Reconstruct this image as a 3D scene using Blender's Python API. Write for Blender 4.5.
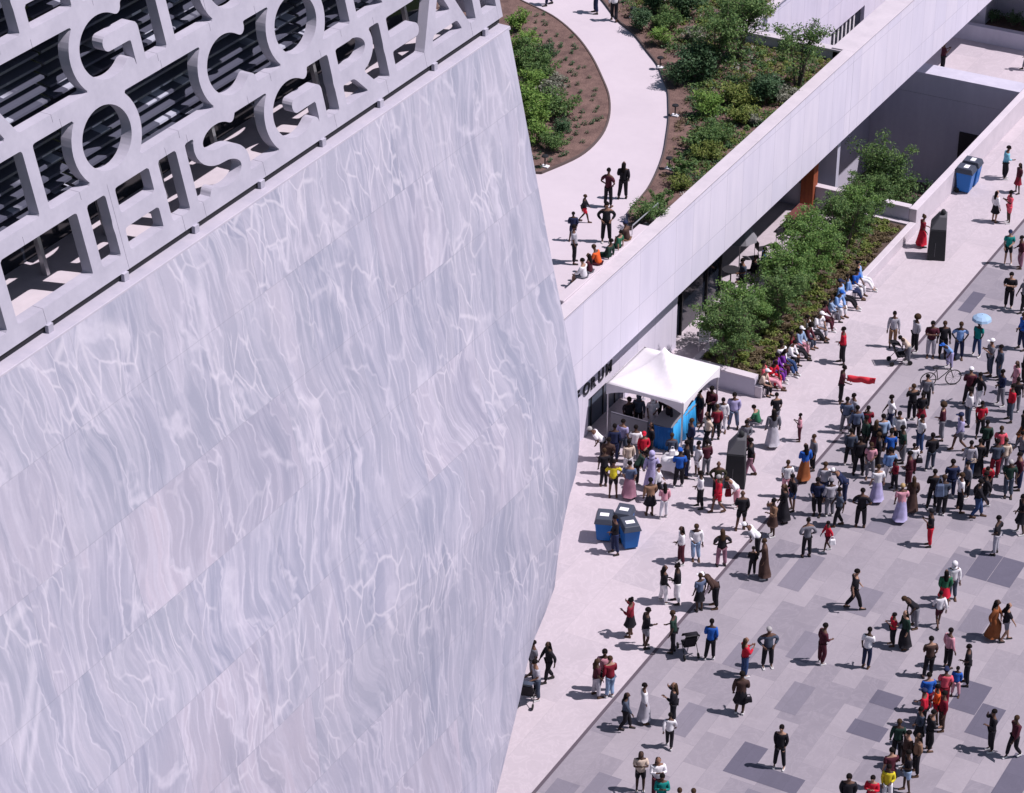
import bpy, bmesh, math, random
import numpy as np
from mathutils import Vector, Matrix
R = math.radians
for o in list(bpy.data.objects):
    bpy.data.objects.remove(o)
SC = bpy.context.scene
COL = SC.collection

# ------------------------------------------------------------------ camera, sky, sun, exposure
# world frame: +Y runs along the paving joint (away from the camera), +X towards the open plaza
cam_d = bpy.data.cameras.new('camera')
cam = bpy.data.objects.new('camera', cam_d); COL.objects.link(cam)
cam.location = (0, 0, 50.5)
cam.rotation_euler = (R(90 - 30.2), 0, R(28.9))
cam_d.sensor_width = 36; cam_d.lens = 2573 / 1024 * 36
cam_d.clip_start = 1; cam_d.clip_end = 3000
SC.camera = cam

SUN_EL = 58.0
sun_h = (0.929, 0.37)
w = bpy.data.worlds.new('World'); SC.world = w; w.use_nodes = True
nt = w.node_tree; nt.nodes.clear()
sky = nt.nodes.new('ShaderNodeTexSky'); sky.sky_type = 'NISHITA'; sky.sun_disc = False
sky.sun_elevation = R(SUN_EL); sky.sun_rotation = math.atan2(*sun_h)
sky.air_density = 1.0; sky.dust_density = 1.0
bg = nt.nodes.new('ShaderNodeBackground'); bg.inputs['Strength'].default_value = 0.062
wo = nt.nodes.new('ShaderNodeOutputWorld')
nt.links.new(sky.outputs[0], bg.inputs[0]); nt.links.new(bg.outputs[0], wo.inputs[0])
sd = bpy.data.lights.new('sun', 'SUN'); sd.energy = 4.8; sd.angle = R(0.5); sd.color = (1.0, 0.91, 0.955)
so = bpy.data.objects.new('sun', sd); COL.objects.link(so)
ce = math.cos(R(SUN_EL)); hn = math.hypot(*sun_h)
tow = Vector((sun_h[0] / hn * ce, sun_h[1] / hn * ce, math.sin(R(SUN_EL))))
so.rotation_euler = tow.to_track_quat('Z', 'Y').to_euler(); so.location = tow * 200
SC.view_settings.view_transform = 'Standard'; SC.view_settings.look = 'None'
SC.view_settings.gamma = 1; SC.view_settings.exposure = 0.14
SC.render.engine = 'CYCLES'
SC.cycles.max_bounces = 5

rnd = random.Random(7)

# ------------------------------------------------------------------ materials
def s2l(c):
    return tuple((x / 12.92 if x <= .04045 else ((x + .055) / 1.055) ** 2.4) for x in c)
MATS = {}
def mat(name, col, rough=.7, metal=0, spec=.3):
    if name in MATS: return MATS[name]
    m = bpy.data.materials.new(name); m.use_nodes = True
    b = m.node_tree.nodes['Principled BSDF']
    b.inputs['Base Color'].default_value = (*col, 1); b.inputs['Roughness'].default_value = rough
    b.inputs['Metallic'].default_value = metal; b.inputs['Specular IOR Level'].default_value = spec
    MATS[name] = m
    return m
class NB:
    """small node builder"""
    def __init__(s, name, rough=.7, spec=.3):
        s.m = bpy.data.materials.new(name); s.m.use_nodes = True; s.t = s.m.node_tree
        s.b = s.t.nodes['Principled BSDF']; s.b.inputs['Roughness'].default_value = rough
        s.b.inputs['Specular IOR Level'].default_value = spec
        MATS[name] = s.m
    def n(s, typ, **kw):
        x = s.t.nodes.new('ShaderNode' + typ)
        for k, v in kw.items():
            if hasattr(x, k): setattr(x, k, v)
            else: x.inputs[k.replace('_', ' ')].default_value = v
        return x
    def l(s, a, b): s.t.links.new(a, b)
    def math(s, op, a, b=None, clamp=False):
        x = s.n('Math', operation=op); x.use_clamp = clamp
        for i, v in enumerate((a, b)):
            if v is None: continue
            if isinstance(v, (int, float)): x.inputs[i].default_value = v
            else: s.l(v, x.inputs[i])
        return x.outputs[0]
    def ramp(s, f, stops):
        r = s.n('ValToRGB'); s.l(f, r.inputs[0]); e = r.color_ramp.elements
        while len(e) < len(stops): e.new(.5)
        for i, (p, c) in enumerate(stops):
            e[i].position = p; e[i].color = (*c, 1) if len(c) == 3 else c
        return r.outputs[0]
    def mix(s, f, a, b, typ='MIX'):
        x = s.n('Mix', data_type='RGBA', blend_type=typ)
        for i, v in ((0, f), (6, a), (7, b)):
            if isinstance(v, (int, float)): x.inputs[i].default_value = v
            elif isinstance(v, tuple): x.inputs[i].default_value = (*v, 1)
            else: s.l(v, x.inputs[i])
        return x.outputs[2]
    def pos(s):
        g = s.n('NewGeometry'); return g.outputs['Position']
    def comb(s, x, y, z):
        c = s.n('CombineXYZ')
        for i, v in enumerate((x, y, z)):
            if isinstance(v, (int, float)): c.inputs[i].default_value = v
            else: s.l(v, c.inputs[i])
        return c.outputs[0]
    def sep(s, v):
        c = s.n('SeparateXYZ'); s.l(v, c.inputs[0]); return c.outputs
    def noise(s, v, scale, detail=3, rough=.5, dist=0):
        x = s.n('TexNoise'); x.inputs['Scale'].default_value = scale; x.inputs['Detail'].default_value = detail
        x.inputs['Roughness'].default_value = rough; x.inputs['Distortion'].default_value = dist
        s.l(v, x.inputs['Vector']); return x.outputs['Fac']
    def out(s, c, bump=None, bs=.3, bd=.02):
        s.l(c, s.b.inputs['Base Color'])
        if bump is not None:
            b = s.n('Bump'); b.inputs['Strength'].default_value = bs; b.inputs['Distance'].default_value = bd
            s.l(bump, b.inputs['Height']); s.l(b.outputs[0], s.b.inputs['Normal'])
        return s.m

def granite_mat():
    k = NB('veined_granite', .6, .2)
    x, y, z = k.sep(k.pos())
    v2 = k.comb(y, z, 0)
    br = k.n('TexBrick'); k.l(v2, br.inputs['Vector'])
    br.inputs['Scale'].default_value = 1; br.inputs['Brick Width'].default_value = 3.1; br.inputs['Row Height'].default_value = 2.35
    br.inputs['Mortar Size'].default_value = .01; br.inputs['Mortar Smooth'].default_value = .5; br.inputs['Bias'].default_value = 0
    br.inputs['Color1'].default_value = (0, 0, 0, 1); br.inputs['Color2'].default_value = (1, 1, 1, 1); br.inputs['Mortar'].default_value = (.4, .4, .4, 1)
    rc = k.sep(br.outputs['Color'])[0]
    odd = k.math('GREATER_THAN', rc, .66)              # about a third of the slabs were cut from another block
    off = k.math('MULTIPLY', odd, k.math('MULTIPLY', rc, 31.0))
    warp = k.math('SUBTRACT', k.noise(v2, .17, 2, .5, .2), .5)
    yy = k.math('ADD', k.math('ADD', y, off), k.math('MULTIPLY', warp, 3.2))
    def ridge(sy, sz, o, dist, det, mid_, w0, w1):
        v = k.comb(k.math('MULTIPLY', yy, sy), k.math('MULTIPLY', z, sz), k.math('ADD', off, o))
        n = k.noise(v, 1.0, det, .55, dist)
        r = k.math('ABSOLUTE', k.math('SUBTRACT', n, mid_))
        return k.sep(k.ramp(r, [(0, (1, 1, 1)), (w0, (.6, .6, .6)), (w1, (0, 0, 0))]))[0]
    def streak(sy, sz, o, lo, hi, dist=.7):
        v = k.comb(k.math('MULTIPLY', yy, sy), k.math('MULTIPLY', z, sz), k.math('ADD', off, o))
        return k.sep(k.ramp(k.noise(v, 1.0, 4, .6, dist), [(lo, (0, 0, 0)), (hi, (1, 1, 1))]))[0]
    w1 = k.math('MULTIPLY', k.math('SUBTRACT', k.noise(v2, .9, 3, .55), .5), 1.1)
    def vor(sy, sz, o, feat):
        v = k.comb(k.math('ADD', k.math('MULTIPLY', yy, sy), k.math('ADD', w1, o)), k.math('ADD', k.math('MULTIPLY', z, sz), k.math('MULTIPLY', w1, .35)), off)
        q = k.n('TexVoronoi', feature=feat); q.inputs['Scale'].default_value = 1; k.l(v, q.inputs['Vector']); return q
    def vedge(sy, sz, o, w0, w1_):
        return k.sep(k.ramp(vor(sy, sz, o, 'DISTANCE_TO_EDGE').outputs['Distance'], [(0, (1, 1, 1)), (w0, (.75, .75, .75)), (w1_, (0, 0, 0))]))[0]
    broad = k.noise(k.comb(k.math('MULTIPLY', yy, .6), k.math('MULTIPLY', z, .2), off), 1.0, 4, .55, .6)
    c = k.ramp(broad, [(.28, (.32, .335, .415)), (.5, (.375, .38, .46)), (.74, (.43, .42, .495))])
    tone = k.ramp(rc, [(0, (.94, .95, .98)), (.5, (1, 1, 1)), (.85, (1.0, .985, .995)), (.95, (1.07, 1.02, 1.01))])
    c = k.mix(1.0, c, tone, 'MULTIPLY')
    cell = k.sep(vor(1.15, .2, 4.0, 'F1').outputs['Color'])[0]
    c = k.mix(1.0, c, k.ramp(cell, [(0, (.90, .91, .94)), (.6, (1, 1, 1)), (1, (1.13, 1.10, 1.09))]), 'MULTIPLY')
    cell2 = k.sep(vor(3.4, .42, 8.0, 'F1').outputs['Color'])[1]
    c = k.mix(1.0, c, k.ramp(cell2, [(0, (.93, .935, .95)), (.6, (1, 1, 1)), (1, (1.10, 1.08, 1.07))]), 'MULTIPLY')
    c = k.mix(k.math('MULTIPLY', streak(5.5, .5, 3.0, .48, .62, .3), .38), c, (.55, .53, .62))
    c = k.mix(k.math('MULTIPLY', streak(2.0, .26, 41.0, .52, .66, .4), .30), c, (.57, .55, .64))
    brk = streak(.45, .3, 21.0, .40, .56, .5); brk2 = streak(.6, .4, 27.0, .47, .6, .5)
    c = k.mix(k.math('MULTIPLY', k.math('MULTIPLY', vedge(1.15, .2, 4.0, .014, .04), brk), .5), c, (.67, .64, .72))
    c = k.mix(k.math('MULTIPLY', k.math('MULTIPLY', vedge(3.4, .42, 8.0, .03, .09), brk2), .5), c, (.62, .59, .68))
    pat = streak(.25, .25, 33.0, .5, .6)
    c = k.mix(k.math('MULTIPLY', k.math('MULTIPLY', vedge(2.2, .95, 13.0, .022, .055), pat), .55), c, (.70, .665, .73))
    grain = k.noise(k.pos(), 16, 3, .65)
    c = k.mix(k.math('MULTIPLY', grain, .22), c, (.24, .24, .30))
    c = k.mix(k.math('MULTIPLY', br.outputs['Fac'], .30), c, (.20, .20, .24))
    return k.out(c, grain, .15, .01)
granite_mat()

def paver_mat(name, light, dark, bw, rh, amt, vein=.3, rot=False):
    k = NB(name, .75, .25)
    x, y, z = k.sep(k.pos())
    v2 = k.comb(y, x, 0)
    br = k.n('TexBrick'); k.l(v2, br.inputs['Vector'])
    br.inputs['Scale'].default_value = 1; br.inputs['Brick Width'].default_value = bw; br.inputs['Row Height'].default_value = rh
    br.inputs['Mortar Size'].default_value = .006; br.inputs['Mortar Smooth'].default_value = .3; br.inputs['Bias'].default_value = -.1
    br.inputs['Color1'].default_value = (0, 0, 0, 1); br.inputs['Color2'].default_value = (1, 1, 1, 1); br.inputs['Mortar'].default_value = (.4, .4, .4, 1)
    rc = k.sep(br.outputs['Color'])[0]
    big = k.noise(v2, .12, 3, .5, .4)
    f = k.math('ADD', k.math('MULTIPLY', k.math('POWER', rc, 1.3), amt), k.math('MULTIPLY', k.math('SUBTRACT', big, .5), .6), True)
    c = k.mix(f, light, dark)
    off = k.math('MULTIPLY', rc, 23.0)
    va = k.comb(k.math('ADD', y, off), k.math('MULTIPLY', x, 1.3), off)
    n1 = k.noise(va, .9, 4, .55, 2.2)
    vn = k.ramp(k.math('ABSOLUTE', k.math('SUBTRACT', n1, .5)), [(0, (1, 1, 1)), (.03, (.3, .3, .3)), (.07, (0, 0, 0))])
    hi = tuple(min(.8, q * 1.25) for q in light)
    c = k.mix(k.math('MULTIPLY', k.sep(vn)[0], vein), c, hi)
    st = k.noise(v2, .55, 5, .65, .8)
    stain = k.ramp(st, [(.36, (1, 1, 1)), (.5, (0, 0, 0))])
    c = k.mix(k.math('MULTIPLY', k.sep(stain)[0], .12), c, tuple(q * .62 for q in dark))
    g = k.noise(k.pos(), 11, 3, .6)
    c = k.mix(k.math('MULTIPLY', g, .2), c, tuple(q * .6 for q in dark))
    c = k.mix(k.math('MULTIPLY', br.outputs['Fac'], .28), c, tuple(q * .5 for q in dark))
    return k.out(c, g, .2, .01)
paver_mat('pale_pavers', (.50, .445, .475), (.385, .35, .385), 3.6, 1.64, .75)
paver_mat('grey_pavers', (.34, .31, .34), (.205, .19, .225), 1.75, .82, .9, .18)
paver_mat('dark_pavers', (.125, .118, .16), (.10, .095, .13), 1.75, .82, .6, .15)
paver_mat('mid_pavers', (.21, .195, .235), (.175, .165, .20), 1.75, .82, .6, .2)

def speckled(name, c1, c2, scale=3, rough=.8, bump=.3, bd=.02, streak=False, det=4):
    k = NB(name, rough, .2)
    p = k.pos()
    if streak:
        x, y, z = k.sep(p); p2 = k.comb(k.math('MULTIPLY', x, 2.2), k.math('MULTIPLY', y, 2.2), k.math('MULTIPLY', z, .25))
        n = k.noise(p2, scale, det, .6)
    else: n = k.noise(p, scale, det, .6)
    g = k.noise(k.pos(), scale * 6, 3, .6)
    f = k.math('ADD', k.math('MULTIPLY', n, .75), k.math('MULTIPLY', g, .3))
    c = k.ramp(f, [(.34, c2), (.7, c1)])
    return k.out(c, g, bump, bd)
speckled('white_stone', (.60, .575, .66), (.52, .50, .58), .5, .7, .1, .01, True)
speckled('coping_stone', (.58, .53, .57), (.49, .45, .49), 1.2, .7, .1, .01)
speckled('coping_granite', (.47, .44, .50), (.37, .36, .43), .9, .6, .1, .01)
speckled('screen_concrete', (.455, .44, .515), (.375, .365, .435), 1.3, .75, .15, .01)
speckled('path_concrete', (.56, .50, .54), (.51, .455, .495), .4, .8, .1, .01)
speckled('mulch', (.21, .135, .115), (.095, .06, .055), 2.2, .95, .8, .05)
speckled('soil', (.12, .085, .07), (.06, .045, .04), 2.5, .95, .8, .05)
speckled('lawn_ground', (.08, .12, .035), (.045, .07, .02), 2, .95, .6, .05)
speckled('court_wall', (.50, .49, .57), (.43, .42, .50), .8, .8, .1, .01, True)
speckled('rust_metal', (.34, .10, .04), (.20, .05, .03), 2.0, .7, .1, .01, True)
speckled('canopy_cloth', (.80, .78, .80), (.68, .66, .69), .8, .8, .1, .02)
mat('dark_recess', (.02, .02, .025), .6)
mat('soffit', (.10, .10, .12), .8)
mat('dark_glass', (.012, .016, .025), .08, 0, .6)
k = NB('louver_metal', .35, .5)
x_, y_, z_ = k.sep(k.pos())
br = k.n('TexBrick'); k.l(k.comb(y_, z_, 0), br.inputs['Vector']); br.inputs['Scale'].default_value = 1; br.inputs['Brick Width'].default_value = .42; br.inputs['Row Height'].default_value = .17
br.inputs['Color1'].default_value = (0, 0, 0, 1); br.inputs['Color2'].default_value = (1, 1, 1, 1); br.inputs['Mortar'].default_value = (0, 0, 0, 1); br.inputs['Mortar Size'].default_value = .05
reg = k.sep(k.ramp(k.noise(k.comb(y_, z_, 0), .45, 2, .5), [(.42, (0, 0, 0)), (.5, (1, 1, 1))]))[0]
k.out(k.mix(k.math('MULTIPLY', k.math('GREATER_THAN', k.sep(br.outputs['Color'])[0], .62), reg), (.085, .09, .125), (.42, .44, .52)))  # random pale dashes painted into the metal as glints on the slats
mat('black_metal', (.02, .02, .022), .5)
mat('sign_black', (.03, .03, .04), .6)
mat('steel_door', (.075, .095, .13), .45)
mat('joint_rubber', (.10, .08, .10), .8)
mat('edging_steel', (.10, .075, .07), .7)
mat('aluminium', (.62, .62, .65), .35, .8, .5)
mat('banner_cyan', (.03, .30, .62), .6)
mat('banner_blue', (.01, .13, .42), .6)
mat('bin_blue', (.01, .13, .42), .4)
mat('bin_lid', (.05, .06, .085), .5)
mat('paper_white', (.78, .78, .80), .7)
mat('speaker_cover', (.025, .027, .03), .75)
mat('speaker_top', (.09, .09, .10), .7)
mat('tyre', (.02, .02, .02), .8)
mat('red_cloth', (.62, .03, .05), .7)
mat('umbrella_cloth', (.30, .45, .62), .6)
mat('table_red', (.13, .045, .04), .8)
mat('chair_white', (.72, .71, .72), .5)
mat('chair_dark', (.03, .03, .035), .5)
mat('mesh_grey', (.20, .20, .22), .8)
mat('bark', (.11, .085, .07), .9)
def leaf(name, a, b):
    k = NB(name, .6, .25)
    g = k.n('NewGeometry'); c = k.ramp(g.outputs['Random Per Island'], [(0, a), (1, b)])
    k.l(c, k.b.inputs['Base Color'])
    k.b.inputs['Subsurface Weight'].default_value = 0
    # leaves let a little light through
    tr = k.n('BsdfTranslucent'); k.l(c, tr.inputs[0]); mx = k.n('MixShader'); mx.inputs[0].default_value = .3
    k.l(k.b.outputs[0], mx.inputs[1]); k.l(tr.outputs[0], mx.inputs[2])
    k.l(mx.outputs[0], k.t.nodes['Material Output'].inputs[0])
leaf('leaf_bright', (0.095, 0.203, 0.041), (0.230, 0.351, 0.081))
leaf('leaf_mid', (.055, .125, .04), (.155, .24, .075))
leaf('leaf_fresh', (.06, .145, .035), (.18, .29, .075))
leaf('leaf_dark', (.04, .09, .045), (.095, .165, .075))
leaf('leaf_yellow', (.10, .16, .035), (.24, .27, .07))
leaf('leaf_grey', (.15, .17, .12), (.34, .34, .28))
leaf('leaf_brown', (.10, .075, .04), (.20, .16, .09))
leaf('petal_white', (.45, .45, .42), (.65, .64, .60))

# ------------------------------------------------------------------ mesh helpers
class MB:
    def __init__(s): s.v = []; s.f = []
    def add(s, vs, fs):
        b = len(s.v); s.v += [tuple(q) for q in vs]; s.f += [tuple(b + i for i in f) for f in fs]; return s
    def box(s, x0, x1, y0, y1, z0, z1):
        return s.add([(x0,y0,z0),(x1,y0,z0),(x1,y1,z0),(x0,y1,z0),(x0,y0,z1),(x1,y0,z1),(x1,y1,z1),(x0,y1,z1)],
                     [(0,3,2,1),(4,5,6,7),(0,1,5,4),(1,2,6,5),(2,3,7,6),(3,0,4,7)])
    def hexa(s, b, t):
        return s.add(list(b) + list(t), [(3,2,1,0),(4,5,6,7),(0,1,5,4),(1,2,6,5),(2,3,7,6),(3,0,4,7)])
    def tube(s, p0, p1, r0, r1=None, n=8, caps=True):
        r1 = r0 if r1 is None else r1
        p0 = Vector(p0); p1 = Vector(p1); d = (p1 - p0).normalized()
        a = d.orthogonal().normalized(); b = d.cross(a)
        vs = []
        for p, r in ((p0, r0), (p1, r1)):
            for i in range(n):
                t = 2 * math.pi * i / n; vs.append(p + a * (r * math.cos(t)) + b * (r * math.sin(t)))
        fs = [(i, (i + 1) % n, n + (i + 1) % n, n + i) for i in range(n)]
        if caps: fs += [tuple(range(n - 1, -1, -1)), tuple(range(n, 2 * n))]
        return s.add(vs, fs)
    def path(s, pts, r, n=6):
        for a, b in zip(pts, pts[1:]): s.tube(a, b, r, r, n)
        return s
    def lathe(s, c, prof, n=16):
        vs = []; fs = []
        for r, z in prof:
            for i in range(n):
                t = 2 * math.pi * i / n; vs.append((c[0] + r * math.cos(t), c[1] + r * math.sin(t), c[2] + z))
        for k in range(len(prof) - 1):
            for i in range(n): fs.append((k*n+i, k*n+(i+1)%n, (k+1)*n+(i+1)%n, (k+1)*n+i))
        fs.append(tuple(range(n - 1, -1, -1))); fs.append(tuple(range((len(prof)-1)*n, len(prof)*n)))
        return s.add(vs, fs)
    def prism(s, poly, z0, z1):
        n = len(poly)
        return s.add([(x, y, z0) for x, y in poly] + [(x, y, z1) for x, y in poly],
                     [tuple(range(n - 1, -1, -1)), tuple(range(n, 2 * n))] + [(i, (i+1) % n, n + (i+1) % n, n + i) for i in range(n)])
    def torus(s, c, ax, R_, r, n=20, m=6):
        ax = Vector(ax).normalized(); a = ax.orthogonal().normalized(); b = ax.cross(a); c = Vector(c)
        vs = []; fs = []
        for i in range(n):
            t = 2*math.pi*i/n; d = a*math.cos(t)+b*math.sin(t)
            for j in range(m):
                q = 2*math.pi*j/m; vs.append(c + d*(R_+r*math.cos(q)) + ax*(r*math.sin(q)))
        for i in range(n):
            for j in range(m): fs.append((i*m+j, ((i+1)%n)*m+j, ((i+1)%n)*m+(j+1)%m, i*m+(j+1)%m))
        return s.add(vs, fs)
    def build(s, name, m, parent=None, smooth=False, bevel=0, loc=None, rz=0):
        me = bpy.data.meshes.new(name); me.from_pydata(s.v, [], s.f); me.update()
        bm = bmesh.new(); bm.from_mesh(me); bmesh.ops.recalc_face_normals(bm, faces=bm.faces)
        if bevel:
            bmesh.ops.remove_doubles(bm, verts=bm.verts, dist=1e-5)
            es = [e for e in bm.edges if len(e.link_faces) == 2 and e.calc_face_angle(0) > .6]
            bmesh.ops.bevel(bm, geom=es, offset=bevel, segments=1, affect='EDGES')
        bm.to_mesh(me); bm.free()
        if smooth:
            for p in me.polygons: p.use_smooth = True
        me.materials.append(MATS[m] if isinstance(m, str) else m)
        o = bpy.data.objects.new(name, me); COL.objects.link(o); o.parent = parent
        if loc: o.location = loc
        o.rotation_euler.z = rz
        return o
def tag(o, label, cat, group=None, kind=None):
    if label: o['label'] = label
    if cat: o['category'] = cat
    if group: o['group'] = group
    if kind: o['kind'] = kind
    return o
def empty(name, loc, rz=0):
    o = bpy.data.objects.new(name, None); COL.objects.link(o); o.location = loc; o.rotation_euler.z = rz
    o.empty_display_size = .3
    return o
def copy_tree(o, parent=None):
    c = o.copy(); COL.objects.link(c); c.parent = parent
    for ch in list(o.children): copy_tree(ch, c)
    return c
def structure(o, label=None):
    o['kind'] = 'structure'
    if label: o['label'] = label
    return o

# ------------------------------------------------------------------ ground
PIT = (-41.2, -33.62, 97.3, 111.42)      # sunken court hole x0,x1,y0,y1
def sheet(name, rects, z, m):
    b = MB()
    for x0, x1, y0, y1 in rects: b.add([(x0,y0,z),(x1,y0,z),(x1,y1,z),(x0,y1,z)], [(0,1,2,3)])
    return structure(b.build(name, m))
def minus(x0, x1, y0, y1, h):
    a, b, c, d = h
    return [(x0, a, y0, y1), (b, x1, y0, y1), (a, b, y0, c), (a, b, d, y1)]
sheet('ground', minus(-1500, 1500, -1200, 2500, PIT), -.004, 'lawn_ground')
sheet('plaza_paving_pale', minus(-44, -29.66, 5, 175, PIT), 0.0, 'pale_pavers')
sheet('plaza_paving_grey', [(-29.54, 45, 5, 175)], 0.0, 'grey_pavers')
sheet('paving_joint', [(-29.66, -29.54, 5, 175)], -.002, 'joint_rubber')
# individual darker slabs let into the paving (x0,x1,y0,y1)
dark = [(-24.95,-24.15,59.62,60.5),(-24.95,-22.5,58.8,59.62),(-22.35,-21.2,62.5,63.3),(-22.3,-21.4,64.3,65.1),
        (-22.13,-21.35,72.75,74.5),(-21.33,-20.5,72.75,74.5),(-19.04,-18.25,64.3,66.05),(-19.98,-19.06,65.3,67.0),(-17.25,-16.4,61.8,64.1),
        (-29.22,-28.66,91.1,93.0),(-14.8,-14.0,68,69.7),(-12.3,-10.7,60,61.7),(-9,-8.2,75,76.8)]
mid = [(-27.4,-26.7,59.75,61.5),(-27.35,-26.6,63.9,65.3),(-25.68,-24.9,65.3,67.0),(-24.85,-24.1,62.5,64.2),(-26.3,-25.55,73.75,74.5),
       (-28.3,-27.5,55.6,56.9),(-29.3,-28.5,54.6,56.0),(-22.95,-22.15,72.0,73.9),(-27.6,-26.8,69,71.4),(-23.9,-23.1,56.6,58.4),(-21.2,-20.4,69.5,71.2),
       (-25.0,-24.2,68.7,70.4),(-28.2,-27.4,80,81.7),(-20.4,-19.6,58.5,60.2),(-26.2,-25.4,84,85.8),(-18.3,-17.4,69,70.8),(-22.3,-21.4,63.31,64.29)]
sheet('dark_paving_slabs', dark, .004, 'dark_pavers')
sheet('grey_paving_slabs', mid, .004, 'mid_pavers')

# ------------------------------------------------------------------ the tower
tower = empty('stone_tower', (-39, 40, 0))
tag(tower, 'huge faceted pale granite tower with a band of giant cut-out stone letters', 'tower')
def child(o, par):
    o.parent = par; o.matrix_parent_inverse = Matrix.Translation(par.location).inverted(); return o
prof = [(0.0,-26.74),(6,-27.1),(13.0,-27.53),(14.0,-27.6),(14.87,-27.68),(15.96,-27.9),(17.06,-28.16),(19.36,-28.68),(22.17,-29.25),(24.18,-29.66),(25.45,-29.93)]
edge = [(0, 43.0), (4.93, 47.63), (5.92, 48.41), (6.82, 49.07), (7.72, 49.74), (8.57, 50.23), (9.23, 50.76), (9.67, 51.44), (10.15, 52.07), (11.32, 52.47), (12.42, 53.1), (13.06, 53.69), (14.09, 54.02), (14.6, 54.06), (15.2, 54.13), (25.45, 54.13)]
pz = np.array([p[0] for p in prof]); px = np.array([p[1] for p in prof])
b = MB(); NY, NZ = 24, 56; Y0, Y1 = 22.0, 54.13
zs = np.linspace(0, 25.45, NZ); xs = np.interp(zs, pz, px)
kk = np.ones(7) / 7; xp = np.pad(xs, 3, mode='edge'); xsm = np.convolve(xp, kk, 'valid'); xsm[:3] = xs[:3]; xsm[-3:] = xs[-3:]
ye = np.interp(zs, [e[0] for e in edge], [e[1] for e in edge])
offx = [0] * NY + [-.03, -.12]
for i, z in enumerate(zs):
    ys = list(np.linspace(Y0, ye[i] - .12, NY)) + [ye[i] - .035, ye[i]]
    for y, ox in zip(ys, offx): b.v.append((xsm[i] + ox, y, z))
W_ = len(offx)
for i in range(NZ - 1):
    for j in range(W_ - 1): b.f.append((i*W_+j, i*W_+j+1, (i+1)*W_+j+1, (i+1)*W_+j))
child(b.build('granite_face', 'veined_granite', None, True), tower)
b = MB()   # ends and back of the shaft, tapered like the face
n = NZ
for z, x, yq in zip(zs, xsm, ye): b.v += [(x - .12, yq, z), (-47, yq, z), (-47, Y0, z), (x, Y0, z)]
for i in range(n - 1):
    for a, c in ((0, 1), (1, 2), (2, 3)): b.f.append((i*4+a, i*4+c, i*4+4+c, i*4+4+a))
b.f.append(tuple((n - 1) * 4 + q for q in (0, 1, 2, 3)))
child(b.build('granite_shaft', 'veined_granite'), tower)
b = MB()
b.hexa([(-30.32, Y0, 25.40), (-29.925, Y0, 25.40), (-29.925, Y1 + .03, 25.40), (-30.32, Y1 + .03, 25.40)],
       [(-30.34, Y0, 25.50), (-29.945, Y0, 25.49), (-29.945, Y1 + .03, 25.49), (-30.34, Y1 + .03, 25.50)])
child(b.build('coping', 'coping_granite', None, False, .01), tower)
# balcony floor behind the letters
child(MB().box(-33.9, -30.33, Y0, Y1, 25.455, 25.53).build('balcony_floor', 'coping_stone'), tower)

SL = .215; XF = -30.23; ZT = 25.74
def scr(u, z, d): return (XF + (ZT - z) * SL - d, u, z)
HB = .165          # half stroke
ROWZ = [25.84, 27.54, 29.26, 30.98, 32.7]
def arc(cx, cz, rx, rz, a0, a1, n=22):
    return [(cx + rx * math.cos(R(a0 + (a1 - a0) * i / n)), cz + rz * math.sin(R(a0 + (a1 - a0) * i / n))) for i in range(n + 1)]
def glyph(ch, x0, x1, zb, zt):
    h = zt - zb; w = x1 - x0; m = (x0 + x1) / 2; zm = (zb + zt) / 2; L = []
    if ch in 'HEFLBDPRNMIKU|T':
        if ch in 'IT|': L.append([(m, zb), (m, zt)])
        else: L.append([(x0, zb), (x0, zt)])
    if ch in 'HNMU' : L.append([(x1, zb), (x1, zt)])
    if ch == 'H': L.append([(x0, zm - .03), (x1, zm - .03)])
    if ch in 'EF': L.append([(x0, zm), (x1 - .1, zm)])
    if ch in 'EF': L += [[(x0, zt), (x1, zt)]]
    if ch in 'EL': L.append([(x0, zb), (x1, zb)])
    if ch == 'O': L.append(arc(m, zm, w / 2, h / 2 - .04, 0, 360, 36))
    if ch == 'C': L.append(arc(m, zm, w / 2, h / 2 - .04, 48, 312, 30))
    if ch == 'G':
        L.append(arc(m, zm, w / 2, h / 2 - .04, 52, 310, 30)); L.append([(m + .1, zm + .02), (x1, zm + .02), (x1, zb + .1)])
    if ch == 'S':
        rr = h / 4
        L.append(arc(m, zt - rr, w / 2, rr, 40, 270, 18) + arc(m, zb + rr, w / 2, rr, 90, -140, 18)[1:])
    if ch in 'RP':
        L.append([(x0, zt), (m, zt)]); L.append(arc(m + .05, zt - h * .26, w / 2 - .05, h * .26, 90, -90, 14)); L.append([(x0, zt - h * .52), (m + .05, zt - h * .52)])
    if ch == 'R': L.append([(m - .05, zt - h * .52), (x1, zb)])
    if ch == 'A': L += [[(x0, zb), (m, zt)], [(m, zt), (x1, zb)], [(x0 + w * .22, zb + h * .36), (x1 - w * .22, zb + h * .36)]]
    if ch == 'V': L += [[(x0, zt), (m, zb)], [(m, zb), (x1, zt)]]
    if ch == 'Y': L += [[(x0, zt), (m, zm)], [(m, zm), (x1, zt)], [(m, zm), (m, zb)]]
    if ch == 'W': L += [[(x0, zt), (x0 + w * .25, zb)], [(x0 + w * .25, zb), (m, zt)], [(m, zt), (x1 - w * .25, zb)], [(x1 - w * .25, zb), (x1, zt)]]
    if ch == 'N': L.append([(x0, zt), (x1, zb)])
    if ch == 'M': L += [[(x0, zt), (m, zm)], [(m, zm), (x1, zt)]]
    return L
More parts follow.
